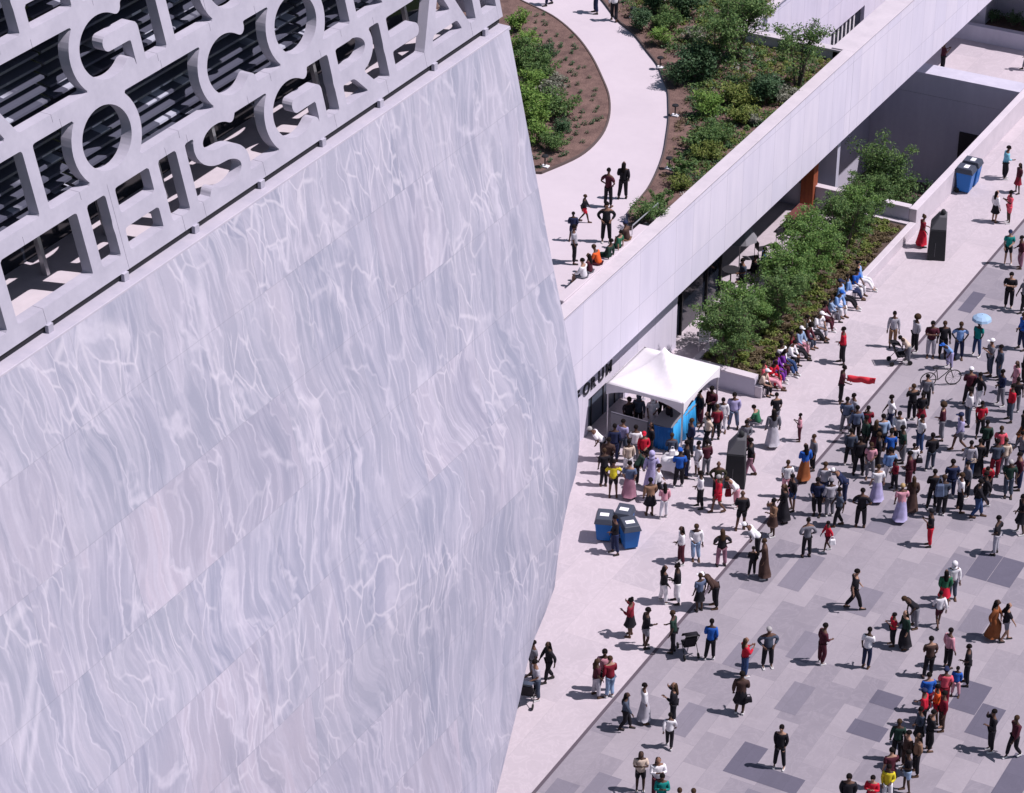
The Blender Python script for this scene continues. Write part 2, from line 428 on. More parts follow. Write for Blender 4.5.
ROWS = [
  [('R',22.6,24.1),('O',25.2,27.0),('V',27.9,30.0),('E',31.0,32.4),('|',34.4,34.4),('T',36.3,38.1),('H',38.16,39.68),('I',40.66,40.66),('S',41.25,42.72),('G',43.86,45.86),('R',46.7,48.25),('E',48.96,50.35),('A',50.5,52.6),('T',52.8,53.5)],
  [('U',22.8,24.5),('A',25.5,27.6),('L',28.6,29.8),('Y',31.0,33.0),('T',35.3,37.0),('O',37.54,39.48),('C',41.98,43.92),('O',44.62,46.62),('N',47.84,49.6),('T',50.2,51.7),('I',52.5,52.5),('N',53.3,53.95)],
  [('R',23.5,25.0),('Y',27.0,29.0),('I',30.4,30.4),('A',33.7,35.95),('G',38.17,40.14),('L',41.22,42.55),('O',42.65,44.6),('R',45.5,46.9),('I',47.8,47.8),('O',48.6,50.5),('U',51.1,52.4),('S',52.9,53.8)],
  [('O',24,26),('N',27.4,29.2),('E',30.6,32),('O',33.4,35.3),('H',36.98,38.65),('W',39.6,42.2),('H',43.2,44.8),('A',45.6,47.7),('T',48.3,50.1),('A',50.6,52.3),('I',53.2,53.2)]]
def seg_d(P, a, c):
    a = np.array(a); c = np.array(c); d = c - a; L2 = max(1e-9, float(d @ d))
    t = np.clip(((P - a) @ d) / L2, 0, 1); q = a + t[..., None] * d
    return np.hypot(P[..., 0] - q[..., 0], P[..., 1] - q[..., 1])
def smin(a, b_, k): 
    h = np.clip(.5 + .5 * (b_ - a) / k, 0, 1); return b_ * (1 - h) + a * h - k * h * (1 - h)
STEP = .055; DEP = .27
def screen_cell(name, label, strokes, u0, u1, z0, z1, bands):
    us = np.linspace(u0, u1, max(2, int(round((u1 - u0) / STEP)) + 1)); zz = np.linspace(z0, z1, max(2, int(round((z1 - z0) / STEP)) + 1))
    P = np.stack(np.meshgrid(us, zz, indexing='ij'), -1)
    D = np.full(P.shape[:2], 9.0)
    for zb in bands: D = np.minimum(D, np.abs(P[..., 1] - zb) - .17)
    for st in strokes:
        for a, c in zip(st, st[1:]):
            if max(a[0], c[0]) < u0 - .6 or min(a[0], c[0]) > u1 + .6: continue
            D = np.minimum(D, seg_d(P, a, c) - HB) if len(st) > 2 else smin(D, seg_d(P, a, c) - HB, .07)
    nu, nz = D.shape; vid = {}; V_ = []; F_ = []; edges = {}
    def vert(key, u, z):
        if key not in vid: vid[key] = len(V_); V_.append((u, z))
        return vid[key]
    Dl = D.tolist()
    for i in range(nu - 1):
        for j in range(nz - 1):
            cs = ((i, j), (i+1, j), (i+1, j+1), (i, j+1)); dv = [Dl[a][c] for a, c in cs]
            if min(dv) >= 0: continue
            poly = []
            for q in range(4):
                p, r = cs[q], cs[(q+1) % 4]; dp, dr = dv[q], dv[(q+1) % 4]
                if dp < 0: poly.append(vert(p, us[p[0]], zz[p[1]]))
                if (dp < 0) != (dr < 0):
                    t = dp / (dp - dr); key = (min(p, r), max(p, r))
                    poly.append(vert(key, us[p[0]] + t * (us[r[0]] - us[p[0]]), zz[p[1]] + t * (zz[r[1]] - zz[p[1]])))
            if len(poly) > 2: F_.append(poly)
    n = len(V_)
    verts = [scr(u, z, 0) for u, z in V_] + [scr(u, z, DEP) for u, z in V_]
    faces = [tuple(p) for p in F_] + [tuple(n + q for q in reversed(p)) for p in F_]
    ec = {}
    for p in F_:
        for a, c in zip(p, p[1:] + p[:1]): ec[(a, c)] = 1
    for (a, c) in ec:
        if (c, a) not in ec: faces.append((c, a, n + a, n + c))
    me = bpy.data.meshes.new(name); me.from_pydata(verts, [], faces); me.update()
    bm = bmesh.new(); bm.from_mesh(me); bmesh.ops.recalc_face_normals(bm, faces=bm.faces); bm.to_mesh(me); bm.free()
    me.materials.append(MATS['screen_concrete'])
    o = bpy.data.objects.new(name, me); COL.objects.link(o); child(o, tower)
    return o
for r, row in enumerate(ROWS):
    zb, zt = ROWZ[r], ROWZ[r + 1]
    strokes = []; 
    for ch, a, c in row: strokes += glyph(ch, a, c, zb, zt)
    cuts = [Y0 + .2] + [(row[i][2] + row[i+1][1]) / 2 for i in range(len(row) - 1)] + [Y1 - .1]
    for i in range(len(row)):
        g0 = .0045
        z0 = zb - (.17 if r == 0 else 0) ; z1 = zt + (.17 if r == len(ROWS) - 1 else 0)
        screen_cell('letter', None, strokes, cuts[i] + g0, cuts[i+1] - g0, z0, z1, (zb, zt))
# slot under the letters with its brackets, corner post, roof of the letter band
b = MB()
y = Y0 + .5
while y < Y1: b.box(-30.24, -30.15, y, y + .16, 25.5, 25.675); child(b.build('bracket', 'screen_concrete'), tower); b = MB(); y += 2.56
child(MB().box(-30.62, -30.26, Y0, Y1, 25.535, 25.66).build('slot_shade', 'dark_recess'), tower)  # near-black box added as painted shade in the gap below the letters
child(MB().hexa([scr(Y1-.1,25.67,.0), scr(Y1+.12,25.67,.0), scr(Y1+.12,25.67,1.3), scr(Y1-.1,25.67,1.3)],[scr(Y1-.1,32.87,.0), scr(Y1+.12,32.87,.0), scr(Y1+.12,32.87,1.3), scr(Y1-.1,32.87,1.3)]).build('corner_post','screen_concrete'), tower)
# louvers, glazing and rear wall in the cavity
def scd(u, z, d): x, y, zz_ = scr(u, z, d); return (x, y, zz_)
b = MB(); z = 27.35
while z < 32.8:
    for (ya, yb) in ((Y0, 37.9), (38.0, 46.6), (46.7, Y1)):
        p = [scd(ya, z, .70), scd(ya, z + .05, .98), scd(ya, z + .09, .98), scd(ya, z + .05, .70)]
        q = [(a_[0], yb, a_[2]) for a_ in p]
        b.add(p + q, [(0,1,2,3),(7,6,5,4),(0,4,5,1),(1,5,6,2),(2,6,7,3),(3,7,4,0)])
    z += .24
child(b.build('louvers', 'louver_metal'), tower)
b = MB()
for y in np.arange(Y0 + .4, Y1, 2.12): b.hexa([scd(y,25.53,1.5),scd(y+.1,25.53,1.5),scd(y+.1,25.53,1.62),scd(y,25.53,1.62)],[scd(y,32.8,1.5),scd(y+.1,32.8,1.5),scd(y+.1,32.8,1.62),scd(y,32.8,1.62)])
child(b.build('mullions', 'aluminium'), tower)
b = MB(); b.hexa([scd(Y0,25.54,2.3),scd(Y1,25.54,2.3),scd(Y1,25.54,2.5),scd(Y0,25.54,2.5)],[scd(Y0,32.8,2.3),scd(Y1,32.8,2.3),scd(Y1,32.8,2.5),scd(Y0,32.8,2.5)])
child(b.build('glazing', 'dark_glass'), tower)
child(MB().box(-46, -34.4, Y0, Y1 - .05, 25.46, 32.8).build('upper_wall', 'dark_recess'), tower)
child(MB().hexa([(-46.2,Y0,32.88),(XF+(ZT-32.88)*SL-.02,Y0,32.88),(XF+(ZT-32.88)*SL-.02,Y1+.12,32.88),(-46.2,Y1+.12,32.88)],
                [(-46.2,Y0,33.3),(XF+(ZT-33.3)*SL,Y0,33.3),(XF+(ZT-33.3)*SL,Y1+.12,33.3),(-46.2,Y1+.12,33.3)]).build('roof', 'screen_concrete'), tower)

# ------------------------------------------------------------------ low building with the roof garden
forum = empty('low_building', (-50, 90, 0))
tag(forum, 'low white stone building with a planted roof, curved path and long straight parapet', 'building')
FC = lambda o: child(o, forum)
# long parapet band (ends sampled from the photo's perspective)
def band(y0, y1, xa, xb, zb0, zb1, zt0, zt1):
    return MB().hexa([(xb,y0,zb0),(xa,y0,zb0),(xa,y1,zb1),(xb,y1,zb1)], [(xb,y0,zt0),(xa,y0,zt0),(xa,y1,zt1),(xb,y1,zt1)])
k = NB('band_stone', .7, .2)
x_, y_, z_ = k.sep(k.pos())
br = k.n('TexBrick'); k.l(k.comb(y_, z_, 0), br.inputs['Vector']); br.inputs['Scale'].default_value = 1
br.inputs['Brick Width'].default_value = 1.55; br.inputs['Row Height'].default_value = 2.25; br.inputs['Mortar Size'].default_value = .011; br.offset = 0
br.inputs['Color1'].default_value = (.66, .635, .74, 1); br.inputs['Color2'].default_value = (.70, .665, .75, 1); br.inputs['Mortar'].default_value = (.43, .41, .49, 1)
st = k.noise(k.comb(k.math('MULTIPLY', y_, 1.6), k.math('MULTIPLY', z_, .22), x_), 1.2, 4, .6)
c = k.mix(k.math('MULTIPLY', k.sep(k.ramp(st, [(.35, (0, 0, 0)), (.75, (1, 1, 1))]))[0], .5), br.outputs['Color'], (.52, .505, .61))
k.out(c, st, .1, .01)
FC(band(62, 98.3, -37.28, -37.78, 3.3, 3.3, 6.72, 7.18).build('parapet', 'band_stone', None, False, .02))
FC(band(98.3, 127, -37.28, -38.3, 3.3, 3.2, 7.18, 7.32).build('parapet', 'band_stone', None, False, .02))
FC(band(62, 98.3, -37.24, -37.82, 6.722, 7.182, 6.78, 7.24).build('coping', 'coping_stone', None, False, .01))
FC(band(98.3, 127, -37.24, -38.34, 7.182, 7.322, 7.24, 7.38).build('coping', 'coping_stone', None, False, .01))
FC(MB().box(-43, -37.79, 62, 98.2, 3.32, 3.42).build('soffit', 'soffit'))
FC(MB().box(-75, -43, 62, 130, 0, 5.9).build('rear_wall', 'court_wall'))
FC(MB().box(-43, -37.8, 62, 68, 0, 3.3).build('end_wall', 'white_stone'))
# lit lower wall with the sign, door
FC(MB().box(-38.4, -38.05, 68, 74.9, 0, 3.3).build('wall', 'band_stone'))
FC(MB().box(-38.4, -38.05, 74.9, 77.9, 1.5, 3.3).build('wall', 'band_stone'))
FC(MB().box(-38.4, -38.05, 77.9, 82.6, 0, 3.3).build('wall', 'band_stone'))
d_ = FC(MB().box(-38.3, -38.2, 74.9, 77.9, 0, 1.5).build('door', 'steel_door', None, False, .01))
b = MB()
for y in (75.4, 76.4, 77.4): b.box(-38.2, -38.16, y - .02, y + .02, .05, 1.46)
dd = b.build('door_frame', 'black_metal'); dd.parent = d_
# interior of the open side: glazed wall deep in shade
FC(MB().box(-38.5, -38.4, 82.62, 87.4, 0, 3.3).build('glass_wall', 'dark_glass'))
FC(MB().box(-41.2, -41.1, 82.6, 98.2, 0, 3.3).build('glass_wall', 'dark_glass'))
b = MB()
for y in np.arange(83, 98.3, 1.9): FC(MB().box(-41.09, -41.0, y, y + .09, 0, 3.3).build('mullion', 'black_metal'))
for y in (83.6, 86.0, 87.35): FC(MB().box(-38.39, -38.3, y, y + .07, 0, 3.3).build('mullion', 'black_metal'))
FC(MB().box(-41.1, -38.1, 82.45, 82.6, 0, 3.3).build('wall', 'court_wall'))
FC(MB().box(-38.75, -38.15, 96.7, 97.2, 0, 3.3).build('rust_column', 'rust_metal', None, False, .02))
# roof deck
FC(MB().box(-75, -37.74, 62, 98.3, 5.9, 6.6).build('roof_deck', 'path_concrete'))
FC(MB().box(-75, -42.9, 98.3, 130, 5.9, 6.6).build('roof_deck', 'path_concrete'))
FC(MB().box(-38.2, -37.79, 72.3, 79.2, 6.6, 7.0).build('roof_bench', 'path_concrete', None, False, .02))
# open court cut into the roof
FC(MB().box(-42.9, -42.6, 98.3, 108.95, 0, 7.1).build('court_wall', 'band_stone'))
FC(MB().box(-42.9, -42.6, 108.95, 113.3, 0, 1.3).build('court_wall', 'band_stone'))
FC(MB().box(-42.9, -42.6, 108.95, 113.3, 3.2, 7.1).build('court_wall', 'band_stone'))
FC(MB().box(-42.9, -42.6, 113.3, 116.2, 0, 7.1).build('court_wall', 'band_stone'))
FC(MB().box(-42.9, -42.6, 116.2, 120, 0, 1.3).build('court_wall', 'band_stone'))
FC(MB().box(-42.9, -42.6, 116.2, 120, 3.2, 7.1).build('court_wall', 'band_stone'))
FC(MB().box(-42.9, -42.6, 120, 130, 0, 7.1).build('court_wall', 'band_stone'))
FC(MB().box(-42.62, -37.74, 98.3, 98.62, 0, 7.08).build('court_parapet', 'court_wall'))
FC(MB().box(-42.94, -42.5, 98.24, 130, 7.1, 7.2).build('coping', 'coping_stone', None, False, .01))
FC(MB().box(-42.5, -37.74, 98.24, 98.7, 7.08, 7.18).build('coping', 'coping_stone', None, False, .01))
for (ya, yb) in ((108.95, 113.3), (116.2, 120)):
    wn = FC(MB().box(-42.86, -42.8, ya, yb, 1.0, 3.2).build('window', 'dark_glass'))
    b = MB(); q = ya + .3
    while q < yb - .6: b.box(-42.79, -42.74, q, q + .16, 1.3, 3.2); q += .5
    f = b.build('blinds', 'chair_white'); f.parent = wn
# far bridge abutment and floor of the shaded passage
FC(MB().box(-43, -38.55, 120, 130, 0, 7.38).build('end_wall', 'court_wall'))
# sunken court walls (below ground) and parapets
FC(MB().box(-41.2, -33.6, 97.3, 111.4, -4.9, -4.7).build('court_floor', 'soil'))
FC(MB().box(-42.5, -33.62, 111.42, 112.6, -4.7, -.01).build('court_wall', 'court_wall'))
FC(MB().box(-41.42, -41.2, 97.3, 98.9, -4.7, 3.3).build('court_wall', 'court_wall'))
FC(MB().box(-41.42, -41.2, 102.8, 111.4, -4.7, 3.3).build('court_wall', 'court_wall'))
FC(MB().box(-41.42, -41.2, 98.9, 102.8, 1.4, 3.3).build('court_wall', 'court_wall'))
FC(MB().box(-41.6, -41.5, 98.9, 102.8, -4.7, 1.4).build('glass_wall', 'dark_glass'))
FC(MB().box(-33.62, -33.3, 97.0, 111.4, -4.7, -.006).build('court_wall', 'court_wall'))
FC(MB().box(-41.2, -33.62, 97.0, 97.3, -4.7, -.006).build('court_wall', 'court_wall'))
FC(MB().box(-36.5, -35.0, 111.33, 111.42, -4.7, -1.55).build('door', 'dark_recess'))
# the parapets round the sunken court
cp = empty('court_parapet_wall', (-36, 97, 0)); tag(cp, 'low white stone wall round the sunken court, bright outside and dark inside', 'wall')
child(MB().box(-33.72, -33.38, 97.0, 112.6, .0, 1.1).build('side_wall', 'coping_stone', None, False, .015), cp)
child(MB().box(-41.2, -33.73, 97.0, 97.28, .0, 1.1).build('near_wall', 'court_wall'), cp)
child(MB().box(-41.2, -33.73, 96.96, 97.32, 1.1, 1.15).build('coping', 'coping_stone'), cp)
child(MB().box(-41.4, -33.73, 111.42, 112.6, .0, 1.1).build('far_wall', 'court_wall', None, False, .0), cp)

# sign lettering on the lower wall
for i, ch in enumerate('FORUM'):
    cu = bpy.data.curves.new('letter', 'FONT'); cu.body = ch; cu.size = .68; cu.extrude = .02; cu.offset = .012
    t_ = bpy.data.objects.new('letter_tmp', cu); COL.objects.link(t_)
    bpy.context.view_layer.update()
    me = bpy.data.meshes.new_from_object(t_.evaluated_get(bpy.context.evaluated_depsgraph_get()))
    bpy.data.objects.remove(t_)
    me.materials.clear(); me.materials.append(MATS['sign_black'])
    o = bpy.data.objects.new('sign_letter', me); COL.objects.link(o)
    o.rotation_euler = (R(90), 0, R(90)); o.location = (-38.02, 73.78 + i * .62, 1.86); child(o, forum)

# far side of the landing
fw = empty('planter_wall', (-38, 119, 0)); tag(fw, 'grey retaining wall with shaded shrubs behind, past the sunken court', 'wall')
child(MB().box(-41, -20, 119.0, 119.4, 0, .85).build('wall', 'court_wall', None, False, .01), fw)
child(MB().box(-41, -20, 119.4, 121.6, 0, .6).build('soil', 'soil'), fw)
child(MB().box(-43, -18, 121.6, 122.4, 0, 3.0).build('rear_wall', 'court_wall'), fw)
child(MB().box(-41.5, -20, 119.2, 122.4, 3.0, 3.6).build('roof_slab', 'court_wall'), fw)
child(MB().box(-36.1, -35.7, 119.0, 119.38, .85, 3.0).build('post', 'white_stone'), fw)

# street planter on the plaza
pl = empty('stone_planter', (-35, 88, 0)); tag(pl, 'long white stone planter whose edge people sit on, filled with small trees', 'planter')
child(MB().box(-33.65, -33.35, 80.5, 96.95, 0, .5).build('bench_edge', 'coping_stone', None, False, .02), pl)
child(MB().box(-36.7, -36.45, 80.5, 96.95, 0, .5).build('rear_edge', 'coping_stone', None, False, .02), pl)
child(MB().box(-36.45, -33.65, 80.5, 80.8, 0, .78).build('end_edge', 'court_wall'), pl)
child(MB().box(-36.45, -33.66, 80.46, 80.84, .78, .84).build('end_coping', 'coping_stone'), pl)
child(MB().box(-36.45, -33.66, 96.65, 96.94, 0, .5).build('end_edge', 'coping_stone'), pl)
child(MB().box(-36.44, -33.66, 80.81, 96.64, 0, .42).build('soil', 'soil'), pl)

# ------------------------------------------------------------------ roof garden beds
Z6 = 6.6
BEDS = ([(-74, 103.148), (-55.373, 99.148), (-55.169, 98.991), (-54.889, 98.77), (-54.552, 98.512), (-54.177, 98.247), (-53.785, 98.004), (-53.356, 97.79), (-52.878, 97.586), (-52.379, 97.38), (-51.886, 97.162), (-51.427, 96.92), (-51.005, 96.652), (-50.602, 96.365), (-50.213, 96.063), (-49.834, 95.748), (-49.462, 95.423), (-49.097, 95.085), (-48.741, 94.732), (-48.395, 94.369), (-48.057, 93.999), (-47.726, 93.626), (-47.401, 93.244), (-47.081, 92.849), (-46.771, 92.453), (-46.473, 92.064), (-46.192, 91.692), (-45.928, 91.345), (-45.68, 91.016), (-45.445, 90.694), (-45.221, 90.368), (-45.005, 90.028), (-44.795, 89.673), (-44.594, 89.309), (-44.403, 88.939), (-44.226, 88.563), (-44.064, 88.184), (-43.916, 87.8), (-43.78, 87.411), (-43.659, 87.018), (-43.557, 86.621), (-43.476, 86.221), (-43.414, 85.818), (-43.368, 85.413), (-43.343, 85.003), (-43.344, 84.59), (-43.375, 84.172), (-43.457, 83.714), (-43.587, 83.215), (-43.734, 82.731), (-43.868, 82.314), (-43.958, 82.02), (-50, 79.82), (-60, 79.02), (-74, 79.02)], [(-52.252, 101.752), (-51.956, 101.45), (-51.533, 101.018), (-51.047, 100.521), (-50.562, 100.023), (-50.141, 99.589), (-49.791, 99.218), (-49.47, 98.867), (-49.167, 98.537), (-48.875, 98.228), (-48.584, 97.939), (-48.299, 97.686), (-48.025, 97.468), (-47.756, 97.263), (-47.485, 97.048), (-47.207, 96.802), (-46.912, 96.51), (-46.605, 96.186), (-46.298, 95.853), (-46.005, 95.53), (-45.738, 95.241), (-45.501, 94.993), (-45.285, 94.772), (-45.085, 94.565), (-44.895, 94.359), (-44.71, 94.141), (-44.533, 93.91), (-44.367, 93.673), (-44.208, 93.435), (-44.052, 93.197), (-43.893, 92.961), (-43.729, 92.73), (-43.564, 92.501), (-43.401, 92.272), (-43.243, 92.042), (-43.094, 91.808), (-42.958, 91.574), (-42.832, 91.341), (-42.711, 91.103), (-42.589, 90.857), (-42.459, 90.597), (-42.319, 90.318), (-42.174, 90.025), (-42.026, 89.723), (-41.881, 89.418), (-41.742, 89.118), (-41.611, 88.823), (-41.484, 88.529), (-41.361, 88.235), (-41.238, 87.938), (-41.115, 87.638), (-40.989, 87.333), (-40.861, 87.024), (-40.735, 86.713), (-40.613, 86.401), (-40.497, 86.089), (-40.388, 85.776), (-40.284, 85.46), (-40.184, 85.145), (-40.09, 84.832), (-40.0, 84.524), (-39.914, 84.219), (-39.832, 83.914), (-39.756, 83.614), (-39.686, 83.323), (-39.626, 83.043), (-39.577, 82.781), (-39.54, 82.533), (-39.508, 82.293), (-39.479, 82.051), (-39.449, 81.801), (-39.415, 81.519), (-39.381, 81.21), (-39.349, 80.91), (-39.322, 80.651), (-39.303, 80.468), (-38.6, 79.268), (-37.76, 83.6), (-37.76, 98.22), (-42.96, 98.22), (-42.96, 129), (-62, 129), (-62, 107.752)])
lb, rb = BEDS
def inside(x, y, poly):
    c = False; n = len(poly); j = n - 1
    for i in range(n):
        if (poly[i][1] > y) != (poly[j][1] > y) and x < (poly[j][0]-poly[i][0])*(y-poly[i][1])/(poly[j][1]-poly[i][1])+poly[i][0]: c = not c
        j = i
    return c
def bed(name, poly, label):
    b = MB().prism(poly, Z6 - .05, Z6 + .07)
    o = b.build(name, 'mulch'); me = o.data
    structure(o, label)
    e = MB(); n = len(poly)
    for i in range(n):
        (xa, ya), (xb, yb) = poly[i], poly[(i + 1) % n]; d = math.hypot(xb - xa, yb - ya)
        if d < 1e-3 or d > 8: continue
        nx, ny = (yb - ya) / d * .035, -(xb - xa) / d * .035
        e.add([(xa-nx,ya-ny,Z6),(xb-nx,yb-ny,Z6),(xb+nx,yb+ny,Z6),(xa+nx,ya+ny,Z6),(xa-nx,ya-ny,Z6+.1),(xb-nx,yb-ny,Z6+.1),(xb+nx,yb+ny,Z6+.1),(xa+nx,ya+ny,Z6+.1)],
              [(0,3,2,1),(4,5,6,7),(0,1,5,4),(1,2,6,5),(2,3,7,6),(3,0,4,7)])
    e.build('edging', 'edging_steel', o)
bed('mulch_bed_inner', lb, None); bed('mulch_bed_outer', rb, None)

# ------------------------------------------------------------------ foliage
def leaves(pts, size, rng, up=.35):
    """little leaf faces at the points"""
    P = np.asarray(pts, float); n = len(P)
    a = rng.normal(size=(n, 3)); a /= np.linalg.norm(a, axis=1)[:, None]
    nrm = rng.normal(size=(n, 3)); nrm[:, 2] = np.abs(nrm[:, 2]) + up; nrm /= np.linalg.norm(nrm, axis=1)[:, None]
    t = np.cross(a, nrm); t /= np.linalg.norm(t, axis=1)[:, None] + 1e-9; s_ = np.cross(t, nrm)
    L = size * (.6 + .8 * rng.random((n, 1))); Wd = L * .5
    v = np.stack([P - t * L, P + s_ * Wd - t * L * .1, P + t * L, P - s_ * Wd - t * L * .1], 1).reshape(-1, 3)
    return v, n
def leafmesh(name, pts, size, rng, m, parent=None, up=.35):
    v, n = leaves(pts, size, rng, up)
    me = bpy.data.meshes.new(name)
    me.vertices.add(len(v)); me.vertices.foreach_set('co', v.ravel())
    me.loops.add(4 * n); me.loops.foreach_set('vertex_index', np.arange(4 * n, dtype=np.int32))
    me.polygons.add(n); me.polygons.foreach_set('loop_start', np.arange(0, 4 * n, 4, dtype=np.int32))
    me.update(); me.validate()
    me.materials.append(MATS[m])
    o = bpy.data.objects.new(name, me); COL.objects.link(o); o.parent = parent
    return o
def clump_points(rng, clumps, per):
    out = []
    for (cx, cy, cz, r) in clumps:
        d = rng.normal(size=(per, 3)); d /= np.linalg.norm(d, axis=1)[:, None]
        rr = r * rng.random((per, 1)) ** .45
        q = d * rr; q[:, 2] *= .75
        out.append(q + (cx, cy, cz))
    return np.concatenate(out)
def make_tree(seed, h, rad, nst=3, leafm='leaf_mid', nleaf=7200, size=.05, cr=1.0):
    rng = np.random.default_rng(seed); root = empty('small_tree', (0, 0, 0))
    tb = MB(); clumps = []
    for s in range(nst):
        a = rng.random() * 6.28; bx, by = .08 * math.cos(a), .08 * math.sin(a)
        top = (rad * .45 * math.cos(a + .5 * rng.random()), rad * .45 * math.sin(a), h * (.72 + .2 * rng.random()))
        midp = (bx + (top[0] - bx) * .4, by + (top[1] - by) * .4, h * .38)
        tb.tube((bx, by, 0), midp, .05, .038, 7); tb.tube(midp, top, .038, .014, 6)
        for q in range(9):
            t = .2 + .8 * q / 8
            p = Vector(midp).lerp(Vector(top), t) if q else Vector(midp)
            an = rng.random() * 6.28; ln = rad * (.35 + .6 * rng.random()) * (1.15 - .55 * t)
            e = p + Vector((math.cos(an) * ln, math.sin(an) * ln, h * (.05 + .12 * rng.random())))
            tb.tube(p, e, .016, .006, 5)
            for w_ in (.55, 1.0): c = p.lerp(e, w_); clumps.append((c.x, c.y, c.z, cr * (.16 + .2 * rng.random())))
    for q in range(14):
        a = rng.random() * 6.28; rr = rad * math.sqrt(rng.random()) * .85; zz_ = h * (.22 + .7 * rng.random())
        f = 1 - .5 * abs(zz_ / h - .5)
        clumps.append((rr * math.cos(a) * f, rr * math.sin(a) * f, zz_, cr * (.18 + .2 * rng.random())))
    tb.build('trunk', 'bark', root)
    leafmesh('crown', clump_points(rng, clumps, nleaf // len(clumps)), size, rng, leafm, root)
    return root
def make_shrub(seed, h, rad, leafm, n=1500, size=.05, upright=False, nm='shrub'):
    rng = np.random.default_rng(seed); root = empty(nm, (0, 0, 0)); sb = MB(); cl = []
    k_ = 11
    for i in range(k_):
        a = 6.28 * i / k_ + rng.random(); r_ = rad * (.2 + .75 * rng.random()); hh = h * (.55 + .45 * rng.random())
        tip = (r_ * math.cos(a), r_ * math.sin(a), hh * (1 if upright else (1 - .4 * (r_ / rad) ** 2)))
        sb.tube((.04 * math.cos(a), .04 * math.sin(a), 0), tip, .014, .005, 5)
        for w_ in ((.35, .6, .85, 1.0) if upright else (.6, .95)):
            cl.append((tip[0] * w_, tip[1] * w_, tip[2] * w_, rad * (.2 if upright else .34)))
    sb.build('stems', 'bark', root)
    leafmesh('foliage', clump_points(rng, cl, n // len(cl)), size, rng, leafm, root, .6)
    return root
ORD = ['at the very near end', 'nearest the white canopy but one', 'third from the near end', 'fourth from the near end', 'fifth from the near end', 'sixth from the near end', 'third from the court wall', 'second from the court wall', 'next to last by the court wall', 'last before the court wall']
ORD = ORD[:6] + ['fourth from the court wall'] + ORD[6:]
assert len(set(ORD)) >= 10
tp = [make_tree(1, 2.9, 1.4, 4), make_tree(2, 2.7, 1.35, 4, 'leaf_fresh'), make_tree(3, 3.1, 1.4, 4, 'leaf_mid')]
used = [False] * 3
TR = [(-35.5, 81.4, 0, 1.1), (-36.0, 82.2, 1, .9), (-35.9, 83.9, 1, 1.0), (-35.2, 85.4, 0, .95), (-35.9, 86.9, 1, 1.05), (-35.3, 88.7, 1, 1.05), (-35.7, 90.5, 1, 1.1), (-35.3, 92.3, 2, 1.0), (-35.7, 94.0, 1, .98), (-35.4, 95.5, 2, .85)]
for i, (x, y, kd, sc) in enumerate(TR):
    o = copy_tree(tp[kd]) if used[kd] else tp[kd]; used[kd] = True
    o.location = (x, y, .42); o.rotation_euler.z = i * 1.37; o.scale = (sc, sc, sc * (.92 if i < 8 else 1.0)); o.location.x += .35
    tag(o, 'small leafy multi-stem tree in the stone planter, ' + ORD[i], 'tree', 'trees in the planter')
ct = make_tree(9, 7.0, 1.5, 6, 'leaf_mid', 15000, .06, 1.7); ct.location = (-36.3, 100.6, -4.7)
tag(ct, 'young tree growing up out of the sunken court beyond the dark wall', 'tree')
ct2 = make_tree(10, 4.9, 1.1, 3, 'leaf_dark', 4000, .06); ct2.location = (-34.7, 101.6, -4.7)
tag(ct2, 'low dark tree in the sunken court, against its bright side wall', 'tree')
# low planting in the stone planter: grassy tufts
rng = np.random.default_rng(5)
cl = [(-36.3 + 2.4 * rng.random(), 80.95 + 15.6 * rng.random(), .45, .2) for _ in range(230)]
o = leafmesh('ground_cover', clump_points(rng, cl, 110), .06, rng, 'leaf_yellow', None, .8); tag(o, 'yellow-green ground cover plants filling the stone planter under the trees', 'ground cover', None, 'stuff')
cl = [(-34.9 + 1.1 * rng.random(), 80.95 + 15.6 * rng.random(), .45, .17) for _ in range(190)]
o = leafmesh('ground_cover', clump_points(rng, cl, 90), .055, rng, 'leaf_brown', None, .8); tag(o, 'dry brown grasses along the front of the stone planter', 'ground cover', None, 'stuff')
